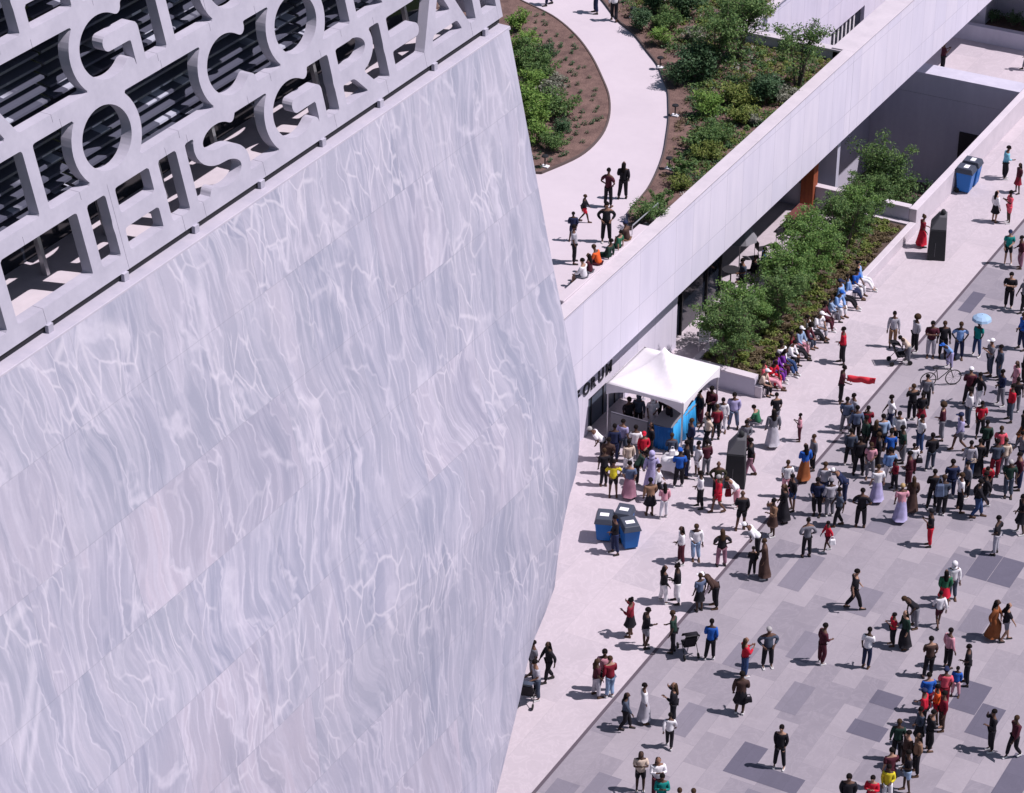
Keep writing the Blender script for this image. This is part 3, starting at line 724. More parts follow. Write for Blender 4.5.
# roof shrubs
SHR = [
(-42.161, 94.522, 'rtree', 1.15, 'leafy small tree on the roof garden, left one in front of court', 'tree'),
(-41.977, 96.398, 'rtree', 1.25, 'largest bushy tree on the roof garden beside the court corner', 'tree'),
(-38.368, 94.639, 'rtree', 1.1, 'thin-crowned tree against the dark court parapet', 'tree'),
(-45.574, 96.099, 'bright', 1.0, 'rounded bright green shrub on its own beside the upper path', 'shrub'),
(-47.087, 97.258, 'dark', 0.9, 'dark shrub by the upper path light', 'shrub'),
(-47.383, 99.282, 'dark', 1.1, 'dark shrub at the photo top near the path', 'shrub'),
(-46.163, 99.678, 'dark', 1.4, 'biggest dark shrub mass at the photo top', 'shrub'),
(-43.023, 92.436, 'dark', 0.9, 'dark blue-green shrub near the path bend', 'shrub'),
(-42.431, 93.378, 'dark', 1.5, 'broad dark shrub below the left roof tree', 'shrub'),
(-40.52, 90.117, 'bright', 1.3, 'wide bright green mound in the middle of the outer bed', 'shrub'),
(-39.868, 91.887, 'yellow', 1.3, 'yellow-green shrub below the court corner trees', 'shrub'),
(-38.954, 90.286, 'yellow', 1.1, 'yellow-green shrub close to the parapet, upper', 'shrub'),
(-39.159, 87.795, 'mid', 1.0, 'mid green shrub right of the lowest path light', 'shrub'),
(-38.686, 86.405, 'yellow', 1.0, 'yellow-green shrub close to the parapet, lower', 'shrub'),
(-38.986, 84.522, 'grass', 1.0, 'upright green grass clump near the lowest path light', 'shrub'),
(-39.403, 86.885, 'grass', 1.1, 'upright green grass clump in the outer bed middle', 'shrub'),
(-38.164, 80.072, 'mid', 1.0, 'green shrub at the narrow end of the outer bed', 'shrub'),
(-38.873, 92.436, 'dark', 1.2, 'dark shrub below the thin-crowned tree', 'shrub'),
(-38.564, 93.083, 'grey', 1.3, 'pale grey-leaved shrub between tree and parapet', 'shrub'),
(-38.509, 90.302, 'grey', 0.9, 'pale grey-leaved shrub against the parapet coping', 'shrub'),
(-37.936, 93.43, 'grey', 1.0, 'pale grey-leaved shrub below the dark court parapet', 'shrub'),
(-44.583, 97.305, 'grey', 1.2, 'pale feathery shrub behind the bright rounded shrub', 'shrub'),
(-43.979, 100.884, 'mid', 1.3, 'mid green shrub at the photo top, left of the court', 'shrub'),
(-43.006, 101.145, 'yellow', 1.2, 'yellow shrub beside the court coping', 'shrub'),
(-46.249, 97.991, 'mid', 1.0, 'mid green shrub above the bright rounded shrub', 'shrub'),
(-38.486, 81.691, 'grass', 0.8, 'green grass clump in the lower outer bed by the coping', 'shrub'),
(-38.463, 83.343, 'yellow', 0.8, 'yellow-green shrub in the lower outer bed by the coping', 'shrub'),
(-51.873, 94.617, 'bright', 1.1, 'bright green shrub at the top of the inner bed by the tower', 'shrub'),
(-49.589, 91.177, 'mid', 1.2, 'mid green shrub in inner bed, upper part', 'shrub'),
(-49.077, 91.968, 'dark', 0.75, 'dark shrub standing alone in the inner bed', 'shrub'),
(-48.016, 88.827, 'bright', 1.2, 'bright green shrub in inner bed by the tower, centre', 'shrub'),
(-47.259, 88.763, 'grey', 1.3, 'white flowering shrub in the inner bed', 'shrub'),
(-46.355, 86.201, 'bright', 1.3, 'bright green shrub in the inner bed by the tower, lower', 'shrub'),
(-45.988, 87.098, 'mid', 1.2, 'mid green shrub at the inner bed centre', 'shrub'),
(-45.446, 84.435, 'bright', 1.1, 'lowest bright green shrub in the inner bed', 'shrub'),
(-50.411, 92.776, 'bright', 1.1, 'bright green shrub second from the top in the inner bed', 'shrub'),
(-48.432, 90.313, 'mid', 1.0, 'mid green shrub between white flowers and upper inner bed', 'shrub'),
(-47.562, 90.053, 'grey', 0.9, 'pale grass tuft at the rim of the inner bed planting', 'shrub'),
(-47.475, 87.214, 'bright', 1.2, 'bright green shrub tight against the tower edge', 'shrub'),
(-44.83, 85.448, 'dark', 0.7, 'small dark shrub near the lower rim of inner bed', 'shrub'),
(-44.545, 84.046, 'mid', 0.8, 'low mid green shrub near the inner bed tip', 'shrub')]
protos = {}
SPEC = {'bright': (1, .95, .62, 'leaf_bright', 1500, .045, False), 'mid': (2, 1.1, .8, 'leaf_mid', 2000, .05, False), 'dark': (3, 1.2, .9, 'leaf_dark', 1900, .055, False),
        'yellow': (4, .7, .7, 'leaf_yellow', 1500, .05, False), 'grass': (5, .8, .6, 'leaf_mid', 1300, .05, True), 'grey': (6, .6, .55, 'leaf_grey', 900, .05, False),
        'rtree': None}
for (x, y, kd, sc, lab, cat) in SHR:
    if kd not in protos:
        o = make_tree(21, 2.6, 1.15, 4, 'leaf_mid', 4200, .05) if kd == 'rtree' else make_shrub(*SPEC[kd])
        protos[kd] = o
    else: o = copy_tree(protos[kd])
    if kd != 'rtree': o.name = 'shrub'
    o.location = (x, y, Z6 + .05); o.rotation_euler.z = (x * 7 + y * 3) % 6.28; o.scale = (sc,) * 3
    tag(o, lab, cat, 'trees on the roof garden' if kd == 'rtree' else 'shrubs in the roof garden beds')
# roof ground cover, drifts of different leaf
def cover(poly, n, r, per, m, size, label, seed, test=None, zc=.12, xr=(-58, -37.8)):
    rng = np.random.default_rng(seed); xs_ = [p[0] for p in poly]; ys_ = [p[1] for p in poly]; cl = []
    seeds = [(rng.uniform(*xr), rng.uniform(max(84, min(ys_)), min(104, max(ys_)))) for _ in range(9)]
    t = 0
    while len(cl) < n and t < n * 60:
        t += 1
        s0 = seeds[rng.integers(9)]; x = s0[0] + rng.normal() * 2.2; y = s0[1] + rng.normal() * 3.0
        if rng.random() < .35: x = rng.uniform(*xr); y = rng.uniform(82, 107)
        if inside(x, y, poly) and (test is None or test(x, y)): cl.append((x, y, Z6 + zc, r * (.6 + .8 * rng.random())))
    o = leafmesh('ground_cover', clump_points(rng, cl, per), size, rng, m, None, .8)
    tag(o, label, 'ground cover', None, 'stuff')
edge_far = (lambda P_: (lambda x, y: min(math.hypot(x - a, y - b_) for a, b_ in P_)))([(-55.373, 99.148), (-55.169, 98.991), (-54.889, 98.77), (-54.552, 98.512), (-54.177, 98.247), (-53.785, 98.004), (-53.356, 97.79), (-52.878, 97.586), (-52.379, 97.38), (-51.886, 97.162), (-51.427, 96.92), (-51.005, 96.652), (-50.602, 96.365), (-50.213, 96.063), (-49.834, 95.748), (-49.462, 95.423), (-49.097, 95.085), (-48.741, 94.732), (-48.395, 94.369), (-48.057, 93.999), (-47.726, 93.626), (-47.401, 93.244), (-47.081, 92.849), (-46.771, 92.453), (-46.473, 92.064), (-46.192, 91.692), (-45.928, 91.345), (-45.68, 91.016), (-45.445, 90.694), (-45.221, 90.368), (-45.005, 90.028), (-44.795, 89.673), (-44.594, 89.309), (-44.403, 88.939), (-44.226, 88.563), (-44.064, 88.184), (-43.916, 87.8), (-43.78, 87.411), (-43.659, 87.018), (-43.557, 86.621), (-43.476, 86.221), (-43.414, 85.818), (-43.368, 85.413), (-43.343, 85.003), (-43.344, 84.59), (-43.375, 84.172), (-43.457, 83.714), (-43.587, 83.215), (-43.734, 82.731), (-43.868, 82.314), (-43.958, 82.02), (-52.252, 101.752), (-51.956, 101.45), (-51.533, 101.018), (-51.047, 100.521), (-50.562, 100.023), (-50.141, 99.589), (-49.791, 99.218), (-49.47, 98.867), (-49.167, 98.537), (-48.875, 98.228), (-48.584, 97.939), (-48.299, 97.686), (-48.025, 97.468), (-47.756, 97.263), (-47.485, 97.048), (-47.207, 96.802), (-46.912, 96.51), (-46.605, 96.186), (-46.298, 95.853), (-46.005, 95.53), (-45.738, 95.241), (-45.501, 94.993), (-45.285, 94.772), (-45.085, 94.565), (-44.895, 94.359), (-44.71, 94.141), (-44.533, 93.91), (-44.367, 93.673), (-44.208, 93.435), (-44.052, 93.197), (-43.893, 92.961), (-43.729, 92.73), (-43.564, 92.501), (-43.401, 92.272), (-43.243, 92.042), (-43.094, 91.808), (-42.958, 91.574), (-42.832, 91.341), (-42.711, 91.103), (-42.589, 90.857), (-42.459, 90.597), (-42.319, 90.318), (-42.174, 90.025), (-42.026, 89.723), (-41.881, 89.418), (-41.742, 89.118), (-41.611, 88.823), (-41.484, 88.529), (-41.361, 88.235), (-41.238, 87.938), (-41.115, 87.638), (-40.989, 87.333), (-40.861, 87.024), (-40.735, 86.713), (-40.613, 86.401), (-40.497, 86.089), (-40.388, 85.776), (-40.284, 85.46), (-40.184, 85.145), (-40.09, 84.832), (-40.0, 84.524), (-39.914, 84.219), (-39.832, 83.914), (-39.756, 83.614), (-39.686, 83.323), (-39.626, 83.043), (-39.577, 82.781), (-39.54, 82.533), (-39.508, 82.293), (-39.479, 82.051), (-39.449, 81.801), (-39.415, 81.519), (-39.381, 81.21), (-39.349, 80.91), (-39.322, 80.651), (-39.303, 80.468)])
cover(rb, 430, .28, 80, 'leaf_mid', .055, 'mid green low plants spread over the outer mulch bed', 31, lambda x, y: edge_far(x, y) > .9)
cover(rb, 480, .24, 70, 'leaf_yellow', .05, 'yellow-green low plants spread over the outer mulch bed', 32, lambda x, y: edge_far(x, y) > 1.2)
cover(rb, 260, .26, 70, 'leaf_dark', .055, 'dark green low plants spread over the outer mulch bed', 33, lambda x, y: edge_far(x, y) > .8)
cover(rb, 380, .22, 50, 'leaf_brown', .045, 'dry tan grasses spread over the outer mulch bed', 34, lambda x, y: edge_far(x, y) > .3)
cover(rb, 90, .15, 30, 'petal_white', .035, 'pale flowering plants dotted over the outer mulch bed', 38, lambda x, y: edge_far(x, y) > 1.4)
inner_deep = lambda x, y: edge_far(x, y) > 2.6
cover(lb, 420, .26, 75, 'leaf_bright', .045, 'bright green plants massed along the tower side of the inner bed', 35, lambda x, y: edge_far(x, y) > 2.7, .2, (-53.5, -46))
cover(lb, 170, .25, 60, 'leaf_dark', .045, 'dark green plants in the inner bed behind the bright ones', 36, lambda x, y: edge_far(x, y) > 2.2, .15, (-53, -46))
cover(lb, 60, .16, 40, 'petal_white', .035, 'white flowering plants in the middle of the inner bed', 37, lambda x, y: edge_far(x, y) > 2.9, .25, (-55, -46))
# seedlings planted in rows in the open mulch
rng = np.random.default_rng(77); sp = leafmesh('seedling', clump_points(rng, [(0, 0, .07, .11)], 46), .035, rng, 'leaf_dark', None, .8)
first = True; cnt = 0
for iy in range(60):
    for ix in range(14):
        y = 80 + iy * .58
        x = -52 + ix * .6 + (iy % 2) * .31 + rng.normal() * .2; y += rng.normal() * .2
        if not inside(x, y, lb): continue
        dd_ = edge_far(x, y)
        if dd_ < .3 or dd_ > 2.7 or y > 100.5 or cnt >= 120 or rng.random() < .12: continue
        o = sp if first else sp.copy()
        if not first: COL.objects.link(o)
        first = False; cnt += 1
        o.location = (x, y, Z6 + .07); o.rotation_euler.z = rng.random() * 6; o.scale = (.8 + .5 * rng.random(),) * 3
        tag(o, 'tiny dark seedling in the bare mulch beside the curved roof path', 'seedling', 'seedlings in the inner mulch bed')
# path lights
LIGHTS = [(-48.074, 98.433, 'low path light nearest the top of the photo'), (-44.465, 93.834, 'second path light down the outer side of the path'), (-41.678, 89.554, 'path light at the widest part of the path bend'), (-39.634, 84.769, 'lowest path light on the outer side of the path'), (-44.058, 82.541, 'path light at the inner bed tip beside the tower')]
for i, (x, y, lab) in enumerate(LIGHTS):
    t = empty('path_light', (x, y, Z6 + .07)); tag(t, lab, 'path light', 'low lights beside the roof path')
    MB().lathe((0, 0, 0), [(.03, 0), (.03, .45)], 8).build('post', 'black_metal', t)
    MB().lathe((0, 0, .45), [(.05, 0), (.15, .01), (.13, .06), (.03, .08)], 12).build('cap', 'black_metal', t)
    MB().box(-.16, .16, -.1, .12, 0, .06).build('foot', 'paper_white', t, False, .01)
# handrail beside the path's planting
hr = empty('handrail', (-38.0, 78.4, Z6)); tag(hr, 'thin metal handrail on the roof beside the parapet and shrubs', 'handrail')
b = MB().tube((0, -.2, .8), (0, 2.0, .8), .025)
b.build('rail', 'aluminium', hr)
for yy in (-.2, 2.0): MB().tube((0, yy, 0), (0, yy, .8), .02).build('post', 'aluminium', hr)
# shrubs in the far shaded bed
for i, x in enumerate((-39.2, -38.2, -37.2, -36.4, -35.0, -34.0)):
    o = make_shrub(50 + i, .9, .55, 'leaf_dark', 700, .05); o.location = (x, 120.4, .6)
    tag(o, 'dark shrub behind the far grey retaining wall, ' + ['leftmost', 'second from left', 'third from left', 'fourth from left', 'fifth from left', 'rightmost'][i], 'shrub', 'shrubs behind the far wall')

# ------------------------------------------------------------------ canopy tent
tent = empty('canopy_tent', (-35.8, 76.7, 0)); tag(tent, 'white peaked pop-up canopy tent in front of the dark doors', 'canopy tent')
CX0, CX1, CY0, CY1, EH, PH = -1.6, 1.6, -1.6, 1.6, 2.3, 3.5
b = MB(); N = 24
vs = []
for i in range(N + 1):
    for j in range(N + 1):
        s = i / N * 2 - 1; t = j / N * 2 - 1
        m_ = max(abs(s), abs(t)); ridge = min(abs(s), abs(t)) / (m_ + 1e-6)
        z = EH + (PH - EH) * (.62 * (1 - m_) ** 1.1 + .38 * (1 - m_) ** 5) - .22 * (1 - ridge) * m_ * (1 - m_) * 2
        vs.append((1.6 * s, 1.6 * t, z))
fs = [(i*(N+1)+j, (i+1)*(N+1)+j, (i+1)*(N+1)+j+1, i*(N+1)+j+1) for i in range(N) for j in range(N)]
b.add(vs, fs)
cv = b.build('canopy', 'canopy_cloth', tent, True)
md = cv.modifiers.new('s', 'SOLIDIFY'); md.thickness = .012
# arched valances
for q in range(4):
    a = q * math.pi / 2; vs = []; fs = []; n = 16
    for i in range(n + 1):
        s = i / n * 2 - 1; dr = .14 + .34 * abs(s) ** 2.6
        x, y = 1.61 * s, -1.61
        for z in (EH + .01, EH - dr):
            xx = x * math.cos(a) - y * math.sin(a); yy = x * math.sin(a) + y * math.cos(a); vs.append((xx, yy, z))
    for i in range(n): fs.append((2*i, 2*i+1, 2*i+3, 2*i+2))
    vo = MB().add(vs, fs).build('valance', 'canopy_cloth', tent); md = vo.modifiers.new('s', 'SOLIDIFY'); md.thickness = .01
for sx in (-1, 1):
    for sy in (-1, 1):
        MB().tube((1.55*sx, 1.55*sy, 0), (1.55*sx, 1.55*sy, EH), .035).tube((1.55*sx, 1.55*sy, .0), (1.55*sx, 1.55*sy, .03), .09).build('leg', 'aluminium', tent)
        MB().tube((1.5*sx, 1.5*sy, EH-.16), (0, 0, PH-.75), .018).build('rafter', 'aluminium', tent)
tent.rotation_euler.z = 0
# stall skirts: blue cloths hung between canopy and rail
sk = empty('stall_counter', (-34.95, 76.2, 0)); tag(sk, 'stall counter wrapped in bright blue cloth at the corner of the white canopy', 'counter')
def cloth(x0, y0, x1, y1, z0, z1a, z1b, name, m, fold=.05, n=24):
    vs = []; fs = []; L = math.hypot(x1-x0, y1-y0); nx, ny = (y1-y0)/L, -(x1-x0)/L
    for i in range(n + 1):
        t = i / n; a = math.sin(i * 1.9) * fold + math.sin(i * .7) * fold * .6
        z1 = z1a + (z1b - z1a) * t - .06 * math.sin(t * math.pi)
        for z, k_ in ((z0, 1.2), ((z0 + z1) / 2, .8), (z1, .15)):
            vs.append((x0 + (x1-x0)*t + nx*a*k_, y0 + (y1-y0)*t + ny*a*k_, z))
    for i in range(n):
        for j in range(2): fs.append((3*i+j, 3*i+3+j, 3*i+4+j, 3*i+1+j))
    o = MB().add(vs, fs).build(name, m, sk, True); md = o.modifiers.new('s', 'SOLIDIFY'); md.thickness = .012; return o
cloth(-.65, -1.05, .3, -1.05, .05, 1.05, 1.1, 'front_cloth', 'banner_blue', .03)
cloth(.34, -1.05, .2, 1.35, .05, 1.15, 1.25, 'side_cloth', 'banner_cyan', .08)
MB().box(-.64, .28, -.98, 1.3, .98, 1.02).build('counter_top', 'mesh_grey', sk)
for (x, y) in ((-.58, -.92), (.22, -.92), (-.58, 1.24), (.18, 1.24)): MB().box(x-.03, x+.03, y-.03, y+.03, 0, .98).build('leg', 'aluminium', sk)
# dark flight cases / low wall of black drape under the canopy
bx_ = empty('black_drape', (-36.1, 75.25, 0)); tag(bx_, 'dark grey drape across the front of the canopy, left of the blue cloth', 'drape')
o = MB().box(-1.15, .4, -.05, .05, .0, 1.0).build('cloth', 'mesh_grey', bx_, False, .01)
MB().tube((-1.15, 0, 1.02), (.4, 0, 1.02), .02).build('rail', 'aluminium', bx_)
# white bags table
wt = empty('covered_table', (-33.9, 73.95, 0)); tag(wt, 'small table under a white cloth with bags, in front of blue stall', 'table')
MB().box(-.42, .42, -.3, .3, .68, .72).build('table_top', 'chair_white', wt, False, .01)
for (x, y) in ((-.36, -.24), (.36, -.24), (-.36, .24), (.36, .24)): MB().tube((x, y, 0), (x, y, .68), .02).build('leg', 'aluminium', wt)
vs = []; fs = []; n = 40
for i in range(n):
    a = 2*math.pi*i/n; c_, s_ = math.cos(a), math.sin(a); q = max(abs(c_)/.44, abs(s_)/.32)
    for r_, z in ((0.0, .735), (1/q, .735), (1/q*1.06 + .015*math.sin(5*a), .5), (1/q*1.12 + .03*math.sin(5*a+1), .22)):
        vs.append((r_*c_, r_*s_, z))
for i in range(n):
    j = (i + 1) % n
    for k_ in range(3): fs.append((4*i+k_, 4*j+k_, 4*j+k_+1, 4*i+k_+1))
cl_ = MB().add(vs, fs).build('tablecloth', 'paper_white', None, True, 0, (-33.9, 73.95, 0)); tag(cl_, 'white cloth draped over the small stall table', 'tablecloth')

# ------------------------------------------------------------------ bins
def make_bin():
    t = empty('recycling_bin', (0, 0, 0))
    MB().hexa([(-.24,-.26,.06),(.24,-.26,.06),(.24,.26,.06),(-.24,.26,.06)], [(-.31,-.36,.90),(.31,-.36,.90),(.31,.36,.90),(-.31,.36,.90)]).build('body', 'bin_blue', t, False, .03)
    lid = MB().hexa([(-.34,-.41,.86),(.34,-.41,.86),(.34,.40,.86),(-.34,.40,.86)], [(-.27,-.32,1.07),(.27,-.32,1.07),(.27,.36,1.09),(-.27,.36,1.09)]).build('lid', 'bin_lid', t, False, .02)
    MB().box(-.16, .16, -.12, .12, 1.072, 1.082).build('notice', 'paper_white', lid)
    MB().tube((-.28, .42, .94), (.28, .42, .94), .018).build('handle', 'bin_lid', t)
    for s in (-1, 1): MB().tube((.26*s-.03, .26, .1), (.26*s+.03, .26, .1), .1, .1, 14).build('wheel', 'tyre', t)
    return t
b0 = make_bin()
BN = [(-34.2, 68.75, .35, 'blue wheelie bin, left one of the three grouped on the plaza'), (-33.75, 69.4, .2, 'blue wheelie bin, rear one of the three grouped on the plaza'),
      (-33.2, 68.75, .75, 'blue wheelie bin, right one of the three grouped on the plaza'),
      (-32.95, 102.0, 1.6, 'blue wheelie bin by the court wall, nearer one of the pair'), (-32.95, 102.85, 1.6, 'blue wheelie bin by the court wall, farther one of the pair')]
for i, (x, y, rz, lab) in enumerate(BN):
    o = b0 if i == 0 else copy_tree(b0); o.location = (x, y, 0); o.rotation_euler.z = rz
    o.scale = (1.05, 1.05, 1.15) if i > 2 else (1.0, 1.0, .95)
    tag(o, lab, 'bin', 'blue recycling bins')
# ------------------------------------------------------------------ loudspeaker towers under black covers
def make_speaker(lab, x, y, rz):
    t = empty('loudspeaker_tower', (x, y, 0), rz); t.scale = (.8, .8, .93); tag(t, lab, 'loudspeaker', 'covered loudspeaker towers')
    MB().hexa([(-.48,-.45,0),(.48,-.45,0),(.48,.45,0),(-.48,.45,0)], [(-.42,-.42,1.55),(.42,-.42,1.55),(.42,.42,1.75),(-.42,.42,1.75)]).build('cabinet_cover', 'speaker_cover', t, False, .03)
    MB().hexa([(-.42,-.42,1.552),(.42,-.42,1.552),(.42,.42,1.752),(-.42,.42,1.752)], [(.0,-.12,2.12),(.40,-.12,2.12),(.40,.40,2.22),(.0,.40,2.22)]).build('shoulder_cover', 'speaker_top', t, False, .03)
    MB().lathe((.18, .14, 2.13), [(.05, 0), (.14, .07), (.13, .2), (.07, .27)], 9).build('horn', 'speaker_cover', t, True)
    b = MB()
    b.tube((-.1, -.46, .2), (-.1, -.45, .9), .012)
    b.build('strap', 'speaker_top', t)
make_speaker('tall black covered loudspeaker tower by the planter corner, far right', -31.73, 95.22, .35)
make_speaker('tall black covered loudspeaker tower right of the white canopy', -31.64, 74.32, .35)

# ------------------------------------------------------------------ cafe patio furniture
def make_chair(m):
    t = empty('cafe_chair', (0, 0, 0))
    MB().box(-.21, .21, -.21, .21, .43, .46).build('seat', m, t, False, .01)
    MB().box(-.21, .21, .19, .22, .5, .85).build('backrest', m, t, False, .01)
    for sx in (-1, 1):
        MB().tube((.19*sx, -.19, 0), (.18*sx, -.18, .43), .013).build('leg', m, t)
        MB().tube((.19*sx, .22, 0), (.19*sx, .2, .84), .013).build('leg', m, t)
    return t
def make_table(m, r=.38):
    t = empty('cafe_table', (0, 0, 0)); MB().lathe((0, 0, .71), [(r, 0), (r, .03)], 20).build('table_top', m, t)
    MB().tube((0, 0, 0), (0, 0, .71), .03).lathe((0, 0, 0), [(.24, 0), (.22, .02)], 16).build('pedestal', 'black_metal', t); return t
cw = make_chair('chair_white'); cd = make_chair('chair_dark')
CH = [(cw, -37.0, 83.0, .4, 'white cafe chair between canopy and trees, nearest the canopy'), (cw, -37.1, 84.3, 2.0, 'white cafe chair behind the trees, left of the white round table'),
      (cw, -37.3, 85.6, 3.6, 'white cafe chair behind the trees, right of the white round table'), (cw, -37.0, 86.9, 5.0, 'white cafe chair nearest the sunlit patch of patio'),
      (cd, -37.9, 92.9, 1.2, 'dark cafe chair in the sun beside the red table'), (cd, -38.3, 91.5, 2.4, 'dark cafe chair at the shade edge of the patio')]
seen = set()
for p, x, y, rz, lab in CH:
    o = copy_tree(p) if id(p) in seen else p; seen.add(id(p)); o.location = (x, y, 0); o.rotation_euler.z = rz; tag(o, lab, 'chair', 'cafe chairs on the patio')
t = make_table('chair_white'); t.location = (-37.2, 84.95, 0); tag(t, 'white round cafe table behind the planter trees', 'table')
t = make_table('chair_dark'); t.location = (-38.4, 88.6, 0); tag(t, 'dark round cafe table at the edge of the overhang', 'table')
t = empty('picnic_table', (-37.9, 95.0, 0)); tag(t, 'red-brown rectangular table on the patio beside the rust column', 'table')
MB().box(-.5, .45, -.8, .8, .72, .77).build('table_top', 'table_red', t, False, .01)
for (x, y) in ((-.42, -.7), (.38, -.7), (-.42, .7), (.38, .7)): MB().box(x-.04, x+.04, y-.04, y+.04, 0, .72).build('leg', 'black_metal', t)
# folded cafe parasol in the shade
t = empty('cafe_parasol', (-38.6, 89.9, 0)); tag(t, 'half-open grey cafe parasol under the overhang', 'parasol')
MB().tube((0, 0, 0), (0, 0, 2.3), .025).build('pole', 'aluminium', t)
MB().lathe((0, 0, 0), [(.75, 1.55), (.45, 2.0), (.04, 2.35)], 8).build('canopy', 'mesh_grey', t)
MB().lathe((0, 0, 0), [(.3, 0), (.27, .07)], 14).build('base', 'black_metal', t)

# ------------------------------------------------------------------ people
SKIN = [mat('skin_a', (.22, .12, .08)), mat('skin_b', (.11, .058, .04)), mat('skin_c', (.06, .032, .022)), mat('skin_d', (.34, .20, .14))]
HAIRM = mat('hair_black', (.010, .008, .008), .9, 0, .1); HAIRB = mat('hair_brown', (.05, .03, .018), .9, 0, .1); HAIRG = mat('hair_grey', (.35, .34, .34), .7); HAIRY = mat('hair_blond', (.38, .26, .12), .6)
SHOE = [mat('shoe_black', (.02, .02, .02)), mat('shoe_white', (.6, .6, .6)), mat('shoe_brown', (.09, .05, .03))]
CLR = dict(black=(.016,.015,.02), navy=(.02,.027,.07), grey=(.17,.17,.20), lightgrey=(.42,.41,.46), darkred=(.20,.015,.03), red=(.50,.018,.04), maroon=(.075,.018,.03), white=(.74,.73,.78),
  green=(.03,.13,.07), darkgreen=(.02,.045,.035), orange=(.72,.12,.03), brown=(.06,.035,.03), tan=(.24,.14,.09), aqua=(.20,.50,.62), teal=(.01,.22,.20), coral=(.66,.10,.14), pink=(.62,.30,.36),
  blue=(.02,.10,.42), denim=(.035,.065,.16), skyblue=(.20,.34,.62), lightblue=(.26,.36,.52), lavender=(.38,.35,.56), slate=(.06,.075,.11), cream=(.60,.49,.40), greyblue=(.10,.13,.21), pinkgrey=(.28,.14,.19),
  rust=(.24,.08,.03), yellow=(.60,.50,.03), olive=(.04,.04,.025), purple=(.17,.04,.30))
def cloth_mat(c):
    nm = 'cloth_' + c
    if nm in MATS: return MATS[nm]
    k = NB(nm, .85, .15); a = CLR[c]
    n = k.noise(k.pos(), 5, 2, .5)
    cc = k.ramp(n, [(.3, tuple(q * .8 for q in a)), (.7, tuple(min(.85, q * 1.15) for q in a))])
    k.l(cc, k.b.inputs['Base Color']); return k.m

def skinned(name, verts, edges, radii, sub=1):
    me = bpy.data.meshes.new(name + '_src'); me.from_pydata(verts, edges, []); me.update()
    o = bpy.data.objects.new(name + '_src', me); COL.objects.link(o)
    sk_ = o.modifiers.new('skin', 'SKIN'); sk_.use_smooth_shade = True
    sk_.branch_smoothing = .3
    for i, r_ in enumerate(radii): me.skin_vertices[0].data[i].radius = r_ if isinstance(r_, tuple) else (r_, r_)
    me.skin_vertices[0].data[0].use_root = True
    if sub:
        ss = o.modifiers.new('sub', 'SUBSURF'); ss.levels = sub; ss.render_levels = sub
    dg = bpy.context.evaluated_depsgraph_get(); dg.update()
    out = bpy.data.meshes.new_from_object(o.evaluated_get(dg), depsgraph=dg); out.name = name
    bpy.data.objects.remove(o)
    for p in out.polygons: p.use_smooth = True
    out.materials.clear(); out.materials.append(None)
    return out
def V3(*a): return Vector(a)
POSES = {}
def pose(name, el=None, wr=None, kn=None, an=None, lean=0, sit=False, er=None, wrr=None, spread=0.0):
    P = {}
    ph = .95 if not sit else .56
    P['pel'] = V3(0, 0, ph); P['sp'] = V3(0, -.01, ph + .17); P['ch'] = V3(0, 0, ph + .36); P['nl'] = V3(0, .01, ph + .50); P['nk'] = V3(0, 0, ph + .575)
    P['h0'] = V3(0, -.02, ph + .66); P['h1'] = V3(0, -.02, ph + .76)
    for s, n in ((-1, 'L'), (1, 'R')):
        P['sh' + n] = V3(.185 * s, .01, ph + .465)
        e = el if n == 'L' or er is None else er; w_ = wr if n == 'L' or wrr is None else wrr
        e = e or (.245, .03, .18); w_ = w_ or (.265, -.06, -.07)
        P['el' + n] = V3(e[0] * s, e[1], ph + e[2]); P['wr' + n] = V3(w_[0] * s, w_[1], ph + w_[2])
        P['hp' + n] = V3(.095 * s, 0, ph - .05)
        kk_ = (kn or {}).get(n); aa = (an or {}).get(n)
        P['kn' + n] = V3(*kk_) if kk_ else V3((.11 + spread * .5) * s, -.015, .50)
        P['an' + n] = V3(*aa) if aa else V3((.115 + spread) * s, .02, .085)
    if lean:
        M = Matrix.Rotation(R(lean), 4, 'X'); c = P['pel']
        for k_ in P:
            if k_[:2] in ('sp', 'ch', 'nl', 'nk', 'h0', 'h1', 'sh', 'el', 'wr'): P[k_] = c + M @ (P[k_] - c)
    POSES[name] = P
pose('stand')
pose('phone', (.235, -.06, .20), (.09, -.27, .36))
pose('akimbo', (.34, .08, .22), (.20, -.07, .07), spread=.03)
pose('crossed', (.24, -.10, .22), (-.06, -.22, .27))
pose('walk', (.24, .17, .19), (.25, .12, -.04), {'L': (-.10, -.16, .53), 'R': (.10, -.02, .50)}, {'L': (-.10, -.24, .09), 'R': (.10, .27, .13)}, 3, er=(.24, -.14, .19), wrr=(.22, -.27, .0))
pose('push', (.23, -.04, .19), (.18, -.27, .10), None, None, 6)
pose('raise', (.27, -.14, .36), (.12, -.2, .58), er=(.24, -.06, .2), wrr=(.12, -.24, .26))
pose('bend', (.22, -.05, .20), (.16, -.22, .10), None, None, 42, spread=.03)
pose('stand2', (.225, .04, .19), (.20, -.12, -.02), {'L': (-.10, -.05, .50), 'R': (.13, .0, .50)}, {'L': (-.12, -.05, .085), 'R': (.19, .05, .085)}, 2, er=(.235, -.02, .19), wrr=(.10, -.22, .16))
pose('stand3', (.23, .05, .20), (.17, -.02, -.02), None, None, -2, spread=.06)
pose('stand4', (.21, -.05, .2), (.12, -.24, .16), {'L': (-.09, -.08, .51), 'R': (.10, .02, .50)}, {'L': (-.08, .03, .085), 'R': (.14, .0, .085)}, 5, er=(.24, .03, .18), wrr=(.25, -.08, -.06))
